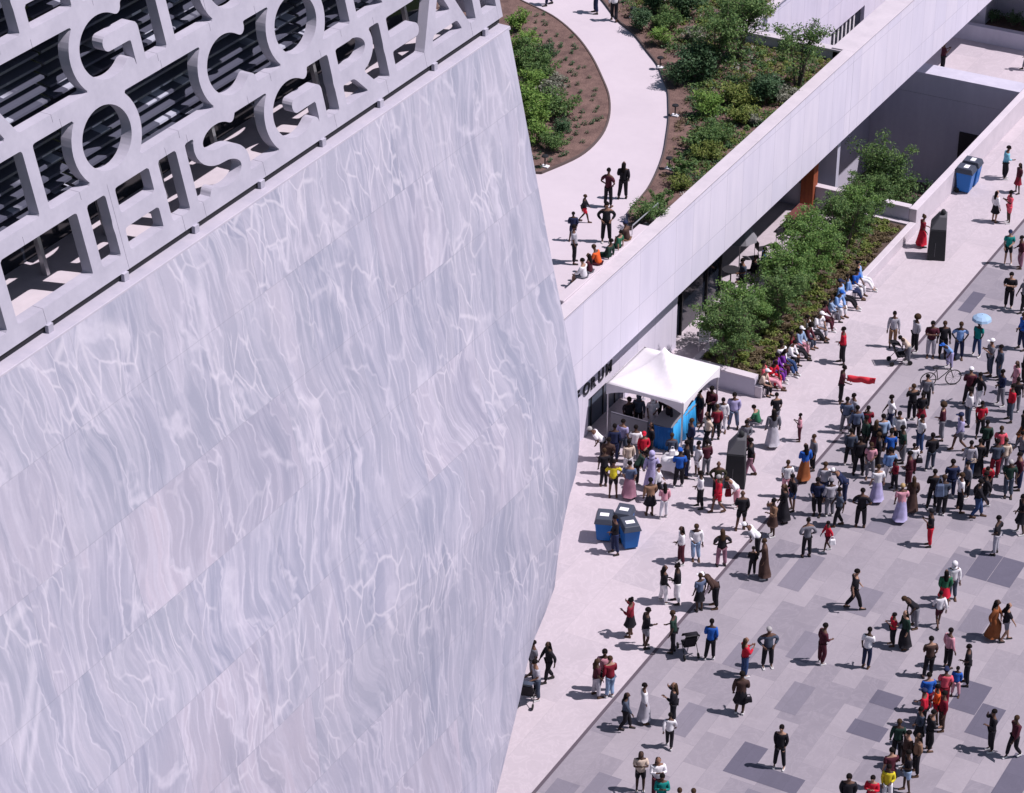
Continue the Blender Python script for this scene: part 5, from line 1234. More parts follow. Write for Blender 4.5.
(-22.545, 68.966, 0.0, 'bend', 5.566, 1.65, 'black', 'grey', 'trousers', 'short', 'person in black top and grey trousers, stooping near the green dress', 'people on the plaza'),
(-21.834, 69.359, 0.0, 'walk', 3.821, 1.55, 'white', 'maroon', 'shorts', 'short', 'person in white top and maroon shorts, below the red skirt', 'people on the plaza'),
(-22.107, 70.555, 0.0, 'stand', 3.646, 1.65, 'green', 'red', 'skirt', 'long', 'person in green top and red skirt, dark hair, right plaza', 'people on the plaza'),
(-22.037, 71.141, 0.0, 'stand', 6.788, 1.7, 'white', 'slate', 'trousers', 'hoodwhite', 'person in white top and slate trousers, white hood, right plaza', 'people on the plaza'),
(-19.998, 69.579, 0.0, 'walk', 8.184, 1.72, 'rust', 'rust', 'dress', 'long', 'person in long rust clothes, right plaza, near the edge', 'people on the plaza'),
(-19.607, 69.664, 0.0, 'walk', 2.25, 1.65, 'black', 'grey', 'shorts', 'long', 'person in black top and grey shorts, right of the rust dress', 'people on the plaza'),
(-21.109, 66.526, 0.0, 'stand', 3.821, 1.72, 'brown', 'black', 'trousers', 'short', 'person in brown top and black trousers, top of the queue, left', 'people on the plaza'),
(-20.739, 67.298, 0.0, 'stand', 2.599, 1.72, 'pink', 'black', 'trousers', 'short', 'person in pink top and black trousers, top of the queue', 'people on the plaza'),
(-19.881, 66.765, 0.0, 'stand', 5.042, 1.7, 'black', 'black', 'trousers', 'short', 'person all in black, queue, rounded back, right side', 'people on the plaza'),
(-19.967, 65.975, 0.0, 'stand', 6.439, 1.25, 'blue', 'pink', 'trousers', 'short', 'person in blue top and pink trousers, queue, child near its top', 'people on the plaza'),
(-20.117, 65.28, 0.0, 'stand', 3.471, 1.6, 'coral', 'darkred', 'trousers', 'cap', 'person in coral top and dark red trousers, queue, beside the pink child trousers', 'people on the plaza'),
(-20.483, 64.714, 0.0, 'stand', 3.821, 1.65, 'blue', 'darkred', 'trousers', 'short', 'person in blue top and dark red trousers, queue, blue with pale stripe', 'people on the plaza'),
(-20.041, 64.357, 0.0, 'stand', 5.217, 1.6, 'orange', 'red', 'shorts', 'short', 'person in orange top and red shorts, queue, brightest shirt', 'people on the plaza'),
(-20.283, 63.925, 0.0, 'stand', 4.868, 1.6, 'red', 'black', 'trousers', 'cap', 'person in red top and black trousers, queue, below the blue stripe', 'people on the plaza'),
(-19.723, 64.056, 0.0, 'stand', 5.391, 1.65, 'darkred', 'brown', 'trousers', 'short', 'person in dark red top and brown trousers, queue, right of brightest shirt', 'people on the plaza'),
(-19.698, 62.84, 0.0, 'stand', 2.25, 1.72, 'black', 'black', 'trousers', 'short', 'person all in black, queue middle, dark with pale sleeve', 'people on the plaza'),
(-20.066, 62.926, 0.0, 'stand', 5.566, 1.65, 'slate', 'black', 'skirt', 'short', 'person in slate top and black skirt, queue middle, left side', 'people on the plaza'),
(-20.001, 61.64, 0.0, 'stand', 5.566, 1.6, 'brown', 'brown', 'trousers', 'short', 'person all in brown, lower queue, between dark and tan', 'people on the plaza'),
(-20.413, 61.926, 0.0, 'stand', 3.471, 1.7, 'darkgreen', 'black', 'trousers', 'short', 'person in dark green top and black trousers, lower queue, left', 'people on the plaza'),
(-19.636, 61.557, 0.0, 'stand', 5.391, 1.7, 'tan', 'black', 'trousers', 'long', 'person in tan top and black trousers, lower queue, right side', 'people on the plaza'),
(-19.576, 60.639, 0.0, 'stand', 5.391, 1.7, 'black', 'lightblue', 'shorts', 'short', 'person in black top and light blue shorts, bottom of queue, right', 'people on the plaza'),
(-20.053, 60.43, 0.0, 'stand', 3.821, 1.7, 'maroon', 'maroon', 'skirt', 'short', 'person all in maroon, bottom of queue, behind the yellow', 'people on the plaza'),
(-19.9, 59.798, 0.0, 'stand', 6.613, 1.6, 'yellow', 'white', 'trousers', 'short', 'person in yellow top and white trousers, bottom of the queue, cut off', 'people on the plaza'),
(-20.168, 59.159, 0.0, 'phone', 6.439, 1.5, 'red', 'black', 'trousers', 'short', 'person in red top and black trousers, bottom edge, left of the yellow', 'people on the plaza'),
(-20.736, 58.629, 0.0, 'stand', 6.613, 1.7, 'black', 'black', 'trousers', 'short', 'person all in black, bottom edge, left of queue', 'people on the plaza'),
(-17.985, 63.785, 0.0, 'raise', 5.391, 1.75, 'black', 'black', 'trousers', 'short', 'person all in black, lower right, holding a phone up', 'people on the plaza'),
(-17.248, 63.845, 0.0, 'walk', 5.74, 1.75, 'maroon', 'black', 'trousers', 'short', 'person in maroon top and black trousers, lower right, beside the phone holder', 'people on the plaza'),
(-21.341, 76.246, 0.0, 'stand', 5.391, 1.75, 'black', 'black', 'skirt', 'short', 'person all in black, right edge, dark hooded top', 'people on the plaza'),
(-21.662, 74.525, 0.0, 'akimbo', 4.693, 1.72, 'black', 'lightgrey', 'trousers', 'short', 'person in black top and light grey trousers, dark vest, right plaza', 'people on the plaza'),
(-23.886, 73.881, 0.0, 'phone', 5.217, 1.65, 'black', 'red', 'trousers', 'capblack', 'person in black top and red trousers, slim red trousers', 'people on the plaza'),
(-22.557, 78.314, 0.0, 'stand', 6.613, 1.75, 'darkgreen', 'slate', 'trousers', 'grey', 'person in dark green top and slate trousers, right crowd, left of a pair', 'people on the plaza'),
(-22.389, 79.032, 0.0, 'stand', 5.217, 1.7, 'maroon', 'navy', 'trousers', 'short', 'person in maroon top and navy trousers, right crowd, right of a pair', 'people on the plaza'),
(-23.083, 76.486, 0.0, 'walk', 8.184, 1.72, 'black', 'denim', 'trousers', 'short', 'person in black top and blue trousers, right crowd, striding', 'people on the plaza'),
(-23.037, 77.199, 0.0, 'walk', 5.217, 1.65, 'black', 'black', 'trousers', 'short', 'person all in black, right crowd, behind the striding one', 'people on the plaza'),
(-23.315, 78.286, 0.0, 'bend', 6.439, 1.6, 'red', 'black', 'trousers', 'short', 'person in red top and black trousers, right crowd, bending', 'people on the plaza'),
(-23.421, 79.333, 0.0, 'stand', 3.646, 1.78, 'slate', 'darkred', 'trousers', 'short', 'person in slate top and dark red trousers, right crowd, behind the bending one', 'people on the plaza'),
(-24.02, 79.162, 0.0, 'stand', 3.471, 1.7, 'black', 'black', 'dress', 'short', 'person in long black clothes, right crowd, pale bag at hip', 'people on the plaza'),
(-24.256, 80.568, 0.0, 'stand', 3.471, 1.7, 'darkgreen', 'black', 'trousers', 'short', 'person in dark green top and black trousers, right crowd, topmost', 'people on the plaza'),
(-23.761, 76.569, 0.0, 'stand', 2.25, 1.75, 'white', 'black', 'trousers', 'short', 'person in white top and black trousers, right crowd, beside the backpack', 'people on the plaza'),
(-24.237, 76.001, 0.0, 'stand', 3.471, 1.78, 'slate', 'black', 'trousers', 'short', 'person in slate top and black trousers, carrying a large grey backpack', 'people on the plaza'),
(-24.715, 76.349, 0.0, 'stand', 3.646, 1.7, 'black', 'black', 'trousers', 'short', 'person all in black, right crowd, leftmost', 'people on the plaza'),
(-24.358, 77.242, 0.0, 'stand', 3.821, 1.75, 'navy', 'navy', 'trousers', 'short', 'person all in navy, right crowd, behind the backpack', 'people on the plaza'),
(-26.623, 75.681, 0.0, 'stand', 3.821, 1.7, 'white', 'lavender', 'dress', 'short', 'person in white top and long lavender skirt, long scarf, below dense crowd', 'people on the plaza'),
(-25.364, 74.849, 0.0, 'stand', 3.646, 1.7, 'pink', 'lavender', 'dress', 'blond', 'person in pink top and long lavender skirt, pale skirt, below dense crowd', 'people on the plaza'),
(-25.236, 75.603, 0.0, 'stand', 3.646, 1.7, 'brown', 'brown', 'dress', 'long', 'person in long brown clothes, beside the pink top and pale skirt', 'people on the plaza'),
(-26.378, 76.83, 0.0, 'stand', 5.566, 1.4, 'darkred', 'black', 'trousers', 'short', 'person in dark red top and black trousers, child below the dense crowd', 'people on the plaza'),
(-25.953, 77.144, 0.0, 'stand', 5.217, 1.7, 'maroon', 'maroon', 'trousers', 'short', 'person all in maroon, below the dense crowd, right side', 'people on the plaza'),
(-30.535, 81.681, 0.0, 'push', 2.075, 1.8, 'maroon', 'black', 'trousers', 'short', 'person in maroon top and black trousers, holding out the red cloth', 'people on the plaza'),
(-31.687, 84.654, 0.0, 'stand', 5.217, 1.75, 'red', 'black', 'trousers', 'short', 'person in red top and black trousers, facing the planter bench', 'people on the plaza'),
(-31.51, 77.387, 0.0, 'stand', 3.821, 1.78, 'grey', 'lightgrey', 'dress', 'long', 'person in grey top and long light grey skirt, tall, right of the planter end', 'people on the plaza'),
(-33.626, 77.475, 0.0, 'stand', 6.613, 1.65, 'white', 'white', 'trousers', 'short', "person all in white, beside the canopy's right leg", 'people on the plaza'),
(-33.383, 77.948, 0.0, 'stand', 6.613, 1.65, 'lavender', 'greyblue', 'trousers', 'short', 'person in lavender top and grey-blue trousers, right of the all-white figure', 'people on the plaza'),
(-33.596, 76.07, 0.0, 'walk', 5.391, 1.75, 'cream', 'black', 'trousers', 'long', 'person in cream top and black trousers, right of the blue stall cloth', 'people on the plaza'),
(-34.583, 77.542, 0.0, 'stand', 5.566, 1.7, 'black', 'maroon', 'trousers', 'short', "person in black top and maroon trousers, canopy's right side, in its shade", 'people on the plaza'),
(-34.31, 77.949, 0.0, 'stand', 6.089, 1.7, 'maroon', 'black', 'trousers', 'short', "person in maroon top and black trousers, canopy's right side, deeper in shade", 'people on the plaza'),
(-33.429, 73.888, 0.0, 'phone', 5.217, 1.7, 'black', 'navy', 'trousers', 'short', 'person in black top and navy trousers, dark with white print, below stall', 'people on the plaza'),
(-33.043, 74.022, 0.0, 'stand', 5.566, 1.7, 'white', 'white', 'shorts', 'short', 'person all in white, below the stall', 'people on the plaza'),
(-32.095, 72.275, 0.0, 'stand', 5.391, 1.65, 'white', 'black', 'trousers', 'short', 'person in white top and black trousers, left of the olive shirt', 'people on the plaza'),
(-31.754, 73.004, 0.0, 'akimbo', 6.788, 1.78, 'olive', 'black', 'trousers', 'bald', 'person in olive top and black trousers, left of the near speaker tower', 'people on the plaza'),
(-31.381, 72.287, 0.0, 'walk', 5.566, 1.7, 'red', 'red', 'shorts', 'grey', 'person all in red, in front of the olive shirt', 'people on the plaza'),
(-30.95, 72.908, 0.0, 'bend', 5.566, 1.65, 'white', 'pink', 'trousers', 'short', 'person in white top and pink trousers, stooping by the near speaker tower', 'people on the plaza'),
(-31.383, 75.097, 0.0, 'walk', 5.042, 1.75, 'black', 'pinkgrey', 'trousers', 'short', 'person in black top and dusty pink trousers, right of the near speaker tower', 'people on the plaza'),
(-33.355, 73.136, 0.0, 'stand', 3.646, 1.75, 'blue', 'black', 'trousers', 'capblue', 'person in blue top and black trousers, right of the white stall bags', 'people on the plaza'),
(-35.201, 71.412, 0.0, 'akimbo', 6.788, 1.65, 'yellow', 'black', 'shorts', 'short', "person in yellow top and black shorts, left of the bins' upper group", 'people on the plaza'),
(-34.627, 71.573, 0.0, 'stand', 3.471, 1.7, 'greyblue', 'pinkgrey', 'dress', 'short', 'person in grey-blue top and long dusty pink skirt, right of the yellow top', 'people on the plaza'),
(-35.341, 72.913, 0.0, 'stand', 3.821, 1.7, 'cream', 'white', 'trousers', 'short', 'person in cream top and white trousers, behind the yellow top', 'people on the plaza'),
(-35.802, 71.864, 0.0, 'stand', 3.821, 1.7, 'black', 'black', 'trousers', 'short', "person all in black, left group's left side", 'people on the plaza'),
(-36.7, 73.453, 0.0, 'bend', 5.217, 1.75, 'white', 'black', 'trousers', 'grey', 'person in white top and black trousers, stooping by the dark door', 'people on the plaza'),
(-36.243, 73.543, 0.0, 'stand', 3.646, 1.75, 'navy', 'navy', 'trousers', 'short', 'person all in navy, left group near the dark door', 'people on the plaza'),
(-36.174, 74.071, 0.0, 'stand', 3.122, 1.7, 'lavender', 'slate', 'trousers', 'short', 'person in lavender top and slate trousers, left group near canopy leg', 'people on the plaza'),
(-34.832, 72.557, 0.0, 'bend', 2.424, 1.65, 'darkgreen', 'black', 'trousers', 'short', 'person in dark green top and black trousers, stooping behind grey-blue dress', 'people on the plaza'),
(-34.196, 72.515, 0.0, 'stand', 3.646, 1.75, 'lavender', 'lavender', 'dress', 'hood', 'person in long lavender clothes, long gown in front of stall', 'people on the plaza'),
(-33.449, 70.916, 0.0, 'stand', 3.821, 1.65, 'tan', 'black', 'skirt', 'short', 'person in tan top and black skirt, left of the white trousers and pink top', 'people on the plaza'),
(-32.918, 70.982, 0.0, 'stand', 3.821, 1.6, 'pink', 'white', 'trousers', 'long', 'person in pink top and white trousers, right of the flared black skirt', 'people on the plaza'),
(-35.104, 73.686, 0.0, 'stand', 6.788, 1.7, 'red', 'black', 'trousers', 'capred', 'person in red top and black trousers, front of the stall', 'people on the plaza'),
(-36.696, 75.612, 0.0, 'stand', 7.311, 1.75, 'black', 'black', 'trousers', 'short', 'person all in black, under the canopy, left', 'people on the plaza'),
(-36.495, 76.061, 0.0, 'stand', 6.439, 1.7, 'slate', 'black', 'trousers', 'hood', 'person in slate top and black trousers, under canopy, middle left', 'people on the plaza'),
(-35.962, 76.186, 0.0, 'stand', 6.788, 1.7, 'white', 'white', 'dress', 'hoodwhite', 'person in long white clothes, under the canopy, all white', 'people on the plaza'),
(-35.267, 76.148, 0.0, 'stand', 5.566, 1.75, 'black', 'black', 'dress', 'long', 'person in long black clothes, under the canopy, right', 'people on the plaza'),
(-36.021, 77.176, 0.0, 'stand', 6.788, 1.7, 'pink', 'black', 'trousers', 'short', 'person in pink top and black trousers, under the canopy, at the back', 'people on the plaza'),
(-37.699, 88.253, 0.0, 'stand', 5.566, 1.7, 'slate', 'black', 'trousers', 'short', 'person in slate top and black trousers, cafe patio, near the shade edge', 'people on the cafe patio'),
(-37.71, 90.325, 0.0, 'sit', 2.075, 1.65, 'blue', 'navy', 'trousers', 'short', 'seated person in blue top and navy trousers, cafe patio under the overhang', 'people on the cafe patio'),
(-36.479, 91.427, 0.0, 'sit', 5.217, 1.65, 'white', 'lightgrey', 'trousers', 'short', 'seated person in white top and light grey trousers, cafe patio, next to the planter trees', 'people on the cafe patio'),
(-37.742, 89.365, 0.0, 'sit', 5.566, 1.65, 'black', 'black', 'trousers', 'short', 'seated person all in black, cafe patio, between shade and sun', 'people on the cafe patio'),
(-33.436, 68.098, 0.0, 'stand2', 5.566, 1.7, 'black', 'navy', 'trousers', 'short', 'person in black top and navy trousers, standing right in front of the three bins', 'people on the plaza'),
(-29.493, 79.672, 0.0, 'stand', 3.471, 1.7, 'greyblue', 'grey', 'trousers', 'short', 'person in grey-blue top and grey trousers, dense crowd, farthest left on the paving joint', 'people on the plaza'),
(-27.773, 79.037, 0.0, 'stand', 3.821, 1.75, 'lightblue', 'black', 'trousers', 'short', 'person in light blue top and black trousers, dense crowd, between flared top and white shirt', 'people on the plaza'),
(-26.817, 78.746, 0.0, 'stand', 5.217, 1.7, 'darkgreen', 'grey', 'trousers', 'short', 'person in dark green top and grey trousers, dense crowd, before the broad white shirt', 'people on the plaza'),
(-27.47, 77.098, 0.0, 'stand', 6.613, 1.65, 'pink', 'grey', 'trousers', 'short', 'person in pink top and grey trousers, dense crowd, lower left beside tall black figure', 'people on the plaza'),
(-26.7, 77.047, 0.0, 'stand', 3.646, 1.7, 'skyblue', 'white', 'trousers', 'short', 'person in sky blue top and white trousers, dense crowd, just below the bright blue shirt', 'people on the plaza'),
(-29.369, 80.165, 0.0, 'stand', 5.566, 1.65, 'lightgrey', 'black', 'trousers', 'short', 'person in light grey top and black trousers, dense crowd, uppermost pale shirt', 'people on the plaza'),
(-25.696, 78.718, 0.0, 'stand', 3.821, 1.7, 'black', 'slate', 'trousers', 'short', 'person in black top and slate trousers, between dense crowd and the right crowd', 'people on the plaza'),
(-24.263, 78.868, 0.0, 'stand', 3.471, 1.72, 'lightgrey', 'denim', 'trousers', 'short', 'person in light grey top and blue trousers, right crowd, left of the pale bag carrier', 'people on the plaza'),
(-23.87, 77.589, 0.0, 'stand', 5.566, 1.65, 'grey', 'black', 'trousers', 'short', 'person in grey top and black trousers, right crowd, just above the beside-backpack white shirt', 'people on the plaza'),
(-23.651, 80.413, 0.0, 'stand', 6.613, 1.7, 'coral', 'denim', 'trousers', 'short', 'person in coral top and blue trousers, right crowd, right of the topmost', 'people on the plaza'),
(-23.224, 79.761, 0.0, 'stand', 3.646, 1.65, 'cream', 'grey', 'trousers', 'short', 'person in cream top and grey trousers, right crowd, above the olive-green and slate pair', 'people on the plaza'),
(-22.813, 80.471, 0.0, 'walk', 5.391, 1.7, 'grey', 'navy', 'trousers', 'short', 'person in grey top and navy trousers, right edge above the maroon and navy pair', 'people on the plaza'),
(-24.352, 84.308, 0.0, 'stand', 3.471, 1.65, 'black', 'grey', 'trousers', 'short', 'person in black top and grey trousers, right edge, behind the red top and slate trousers', 'people on the plaza'),
(-25.041, 84.538, 0.0, 'stand', 5.566, 1.7, 'navy', 'grey', 'trousers', 'short', 'person in navy top and grey trousers, right of the tight knot', 'people on the plaza'),
(-27.505, 82.916, 0.0, 'stand', 3.471, 1.6, 'grey', 'black', 'trousers', 'short', 'person in grey top and black trousers, above the photographing pair', 'people on the plaza'),
(-36.053, 72.679, 0.0, 'stand', 3.471, 1.7, 'brown', 'black', 'trousers', 'short', 'person in brown top and black trousers, left group, below the stooping grey head', 'people on the plaza'),
(-35.555, 73.923, 0.0, 'stand', 3.646, 1.7, 'white', 'grey', 'trousers', 'short', 'person in white top and grey trousers, left group, left of the red cap', 'people on the plaza'),
(-35.191, 74.45, 0.0, 'stand', 5.566, 1.65, 'black', 'black', 'trousers', 'long', 'person all in black, right beside the red cap at stall', 'people on the plaza'),
(-33.671, 71.945, 0.0, 'walk', 2.25, 1.65, 'white', 'black', 'trousers', 'short', 'person in white top and black trousers, between the long lavender gown and the bags table', 'people on the plaza'),
(-33.971, 75.369, 0.0, 'stand', 5.566, 1.7, 'navy', 'black', 'trousers', 'short', 'person in navy top and black trousers, at the foot of the bright blue stall cloth', 'people on the plaza'),
(-33.577, 76.83, 0.0, 'stand', 3.646, 1.65, 'darkred', 'black', 'trousers', 'short', 'person in dark red top and black trousers, between the canopy leg and cream-topped walker', 'people on the plaza'),
(-34.191, 74.189, 0.0, 'stand', 3.646, 1.6, 'slate', 'black', 'trousers', 'short', 'person in slate top and black trousers, behind the bags table', 'people on the plaza'),
(-32.811, 74.309, 0.0, 'stand', 3.995, 1.65, 'maroon', 'grey', 'trousers', 'short', 'person in maroon top and grey trousers, left of the near speaker tower, upper', 'people on the plaza'),
(-32.163, 76.367, 0.0, 'stand', 6.613, 1.65, 'grey', 'maroon', 'trousers', 'short', 'person in grey top and maroon trousers, just behind the near speaker tower', 'people on the plaza'),
(-32.425, 78.138, 0.0, 'sit2', 4.693, 1.6, 'green', 'grey', 'trousers', 'short', "seated person in green top and grey trousers, crouching by the planter's near corner", 'people on the plaza'),
(-31.978, 78.724, 0.0, 'stand', 3.821, 1.65, 'black', 'grey', 'trousers', 'short', 'person in black top and grey trousers, by the planter corner above the long pale skirt', 'people on the plaza'),
(-29.539, 76.597, 0.0, 'stand', 5.566, 1.65, 'grey', 'black', 'trousers', 'short', 'person in grey top and black trousers, behind the blue top and rust skirt', 'people on the plaza'),
(-29.632, 74.408, 0.0, 'stand', 3.646, 1.7, 'white', 'pink', 'trousers', 'short', 'person in white top and pink trousers, above the black top and blue shorts', 'people on the plaza'),
(-28.368, 74.873, 0.0, 'stand', 3.471, 1.7, 'lightgrey', 'navy', 'trousers', 'short', 'person in light grey top and navy trousers, behind the pair of dark walkers', 'people on the plaza'),
(-33.52, 90.942, 0.0, 'sit', 1.728, 1.7400000000000002, 'skyblue', 'white', 'trousers', 'short', 'seated person in sky blue top and white trousers, topmost on the planter bench', 'people seated along the planter edge'),
(-33.52, 90.365, 0.0, 'sit', 1.396, 1.6900000000000002, 'blue', 'white', 'trousers', 'short', 'seated person in blue top and white trousers, second from top on planter bench', 'people seated along the planter edge'),
(-33.52, 89.792, 0.0, 'sit', 2.042, 1.6400000000000001, 'skyblue', 'navy', 'trousers', 'short', 'seated person in sky blue top and navy trousers, third from top on planter bench', 'people seated along the planter edge'),
(-33.52, 89.037, 0.0, 'sit', 1.71, 1.7600000000000002, 'skyblue', 'black', 'trousers', 'capnavy', 'seated person in sky blue top and black trousers, planter bench, fourth from top', 'people seated along the planter edge'),
(-33.52, 88.291, 0.0, 'sit', 1.379, 1.7100000000000002, 'skyblue', 'white', 'trousers', 'capblue', 'seated person in sky blue top and white trousers, planter bench, fifth from top', 'people seated along the planter edge'),
(-33.52, 87.646, 0.0, 'sit', 2.025, 1.6600000000000001, 'lightblue', 'grey', 'trousers', 'short', 'seated person in light blue top and grey trousers, planter bench, behind the red shirt', 'people seated along the planter edge'),
(-33.52, 86.917, 0.0, 'sit', 1.693, 1.78, 'maroon', 'maroon', 'trousers', 'short', 'seated person all in maroon, planter bench, left of the red shirt', 'people seated along the planter edge'),
(-33.52, 86.196, 0.0, 'sit', 1.361, 1.7300000000000002, 'white', 'lightgrey', 'trousers', 'capwhite', 'seated person in white top and light grey trousers, planter bench, white cap', 'people seated along the planter edge'),
(-33.52, 85.662, 0.0, 'sit', 2.007, 1.6800000000000002, 'white', 'black', 'trousers', 'short', 'seated person in white top and black trousers, planter bench, right of bushy dark hair', 'people seated along the planter edge'),
(-33.52, 85.131, 0.0, 'sit', 1.676, 1.6300000000000001, 'maroon', 'slate', 'trousers', 'afro', 'seated person in maroon top and slate trousers, planter bench, bushy dark hair', 'people seated along the planter edge'),
(-33.52, 84.519, 0.0, 'sit', 1.344, 1.75, 'lightblue', 'pink', 'trousers', 'capwhite', 'seated person in light blue top and pink trousers, planter bench, pink lap', 'people seated along the planter edge'),
(-33.52, 83.999, 0.0, 'sit', 1.99, 1.7000000000000002, 'darkred', 'black', 'trousers', 'short', 'seated person in dark red top and black trousers, planter bench, between pink lap and white', 'people seated along the planter edge'),
(-33.52, 83.483, 0.0, 'sit', 1.658, 1.6500000000000001, 'white', 'black', 'trousers', 'short', 'seated person in white top and black trousers, planter bench, above the bright jeans', 'people seated along the planter edge'),
(-33.52, 82.972, 0.0, 'sit', 1.326, 1.77, 'white', 'denim', 'trousers', 'short', 'seated person in white top and blue trousers, planter bench, bright jeans', 'people seated along the planter edge'),
(-33.52, 82.55, 0.0, 'sit', 1.972, 1.7200000000000002, 'purple', 'maroon', 'trousers', 'long', 'seated person in purple top and maroon trousers, planter bench, purple', 'people seated along the planter edge'),
(-33.52, 82.13, 0.0, 'sit', 1.641, 1.6700000000000002, 'purple', 'purple', 'trousers', 'short', 'seated person all in purple, planter bench, all purple', 'people seated along the planter edge'),
(-33.52, 81.714, 0.0, 'sit', 1.309, 1.62, 'red', 'red', 'trousers', 'short', 'seated person all in red, planter bench, red near its end', 'people seated along the planter edge'),
(-33.52, 81.3, 0.0, 'sit', 1.955, 1.7400000000000002, 'coral', 'pink', 'trousers', 'short', 'seated person in coral top and pink trousers, planter bench, second from its near end', 'people seated along the planter edge'),
(-33.52, 80.808, 0.0, 'sit', 1.623, 1.6900000000000002, 'cream', 'black', 'trousers', 'capwhite', 'seated person in cream top and black trousers, near corner of the planter bench', 'people seated along the planter edge')]
CACHE = {}
def cached(key, fn):
    if key not in CACHE: CACHE[key] = fn()
    return CACHE[key]
def part(name, me, m, par):
    o = bpy.data.objects.new(name, me); COL.objects.link(o); o.parent = par
    o.material_slots[0].link = 'OBJECT'; o.material_slots[0].material = m
    return o
prand = random.Random(11)
for (x, y, z, ps, rz, h, top, bot, style, hair, label, group) in PEOPLE:
    if ps == 'stand': ps = prand.choice(['stand', 'stand2', 'stand3', 'stand4', 'stand2'])
    if ps == 'walk': ps = prand.choice(['walk', 'walk2'])
    if ps == 'sit': ps = prand.choice(['sit', 'sit2', 'sit3'])
    bd = cached(('b', ps), lambda: body_mesh(ps))
    root = bpy.data.objects.new('person', bd); COL.objects.link(root)
    root.location = (x, y, z); root.rotation_euler.z = rz; s = h / 1.91
    wd = s * prand.uniform(.93, 1.12); root.scale = (wd, wd, s)
    root.material_slots[0].link = 'OBJECT'; root.material_slots[0].material = prand.choice(SKIN + SKIN[1:3] + SKIN[1:3])
    tag(root, label, 'person', group)
    sl = prand.random() < .6 or top in ('black', 'navy', 'brown', 'darkgreen') and style == 'dress'
    part('shirt', cached(('s', ps, sl), lambda: shirt_mesh(ps, sl)), cloth_mat(top), root)
    if style in ('trousers', 'shorts'):
        part(style, cached((style, ps), lambda: trouser_mesh(ps, style == 'shorts')), cloth_mat(bot), root)
    else:
        part('skirt', cached((style, ps), lambda: skirt_mesh(ps, style == 'dress')), cloth_mat(bot), root)
    if hair.startswith('cap') or hair.startswith('hood'):
        kd = 'cap' if hair.startswith('cap') else 'hood'; c_ = hair[len(kd):] or ('navy' if kd == 'cap' else top)
        part(kd, cached((kd, ps), lambda: hair_mesh(ps, kd)), cloth_mat(c_), root)
        if kd == 'cap': part('hair', cached(('h2', ps), lambda: hair_mesh(ps, 'short')), HAIRM, root).scale = (1, 1, 1)
    elif hair != 'bald':
        kd = hair if hair in ('long', 'afro', 'bun') else 'short'
        hm = {'grey': HAIRG, 'blond': HAIRY}.get(hair, HAIRM if prand.random() < .8 else HAIRB)
        part('hair', cached(('h', ps, kd), lambda: hair_mesh(ps, kd)), hm, root)
    # shoes
    def shoes(n):
        P = POSES[ps]; b = MB()
        if True:
            a = P['an' + n]; zb = a.z - .085
            b.hexa([(a.x-.042,a.y+.05,zb),(a.x+.042,a.y+.05,zb),(a.x+.045,a.y-.2,zb),(a.x-.045,a.y-.2,zb)], [(a.x-.036,a.y+.045,zb+.09),(a.x+.036,a.y+.045,zb+.09),(a.x+.038,a.y-.19,zb+.05),(a.x-.038,a.y-.19,zb+.05)])
        me = bpy.data.meshes.new('shoe'); me.from_pydata(b.v, [], b.f); me.update()
        bm = bmesh.new(); bm.from_mesh(me); bmesh.ops.recalc_face_normals(bm, faces=bm.faces)
        bmesh.ops.bevel(bm, geom=list(bm.edges), offset=.012, segments=1, affect='EDGES'); bm.to_mesh(me); bm.free()
        me.materials.append(None); return me
    sm_ = prand.choice(SHOE)
    for n_ in 'LR': part('shoe', cached(('sho', ps, n_), lambda: shoes(n_)), sm_, root)

# ------------------------------------------------------------------ things people carry or push
def stroller(lab, xy, rz, fab='cloth_black'):
    t = empty('pushchair', (xy[0], xy[1], 0), rz); tag(t, lab, 'pushchair', 'pushchairs')
    f = MB()
    for s in (-1, 1):
        f.path([(.24*s, .42, .98), (.24*s, .12, .5), (.24*s, -.38, .14)], .014).path([(.24*s, .36, .12), (.24*s, -.02, .55)], .013)
    f.tube((-.24, .42, .98), (.24, .42, .98), .018); f.build('frame', 'black_metal', t)
    MB().hexa([(-.2,-.2,.38),(.2,-.2,.38),(.2,.14,.34),(-.2,.14,.34)],[(-.2,-.2,.44),(.2,-.2,.44),(.2,.14,.42),(-.2,.14,.42)]).build('seat', cloth_mat('black'), t)
    MB().hexa([(-.2,.1,.4),(.2,.1,.4),(.2,.16,.4),(-.2,.16,.4)],[(-.2,.28,.86),(.2,.28,.86),(.2,.33,.84),(-.2,.33,.84)]).build('backrest', cloth_mat('black'), t)
    vs = []; fs = []
    for i in range(7):
        a = -.35 + i / 6 * 1.7; 
        for s in (-1, 1): vs.append((.23*s, .28 - .36 * math.sin(a), .62 + .34 * math.cos(a)))
    for i in range(6): fs.append((2*i, 2*i+1, 2*i+3, 2*i+2))
    o = MB().add(vs, fs).build('hood', fab if fab in MATS else cloth_mat(fab.replace('cloth_', '')), t, True); md = o.modifiers.new('s', 'SOLIDIFY'); md.thickness = .015
    for s in (-1, 1):
        for yy in (.36, -.38): MB().tube((.24*s-.02, yy, .1), (.24*s+.02, yy, .1), .1, .1, 14).build('wheel', 'tyre', t)
stroller('black pushchair beside the stooping figures, left end of the loose row', (-29.696, 85.754), 2.2)
stroller('black pushchair with its hood up on the paving joint', (-28.591, 63.924), 3.9)
stroller('dark pushchair on the plaza against the base of the stone tower', (-31.967, 58.982), 3.4, 'cloth_slate')
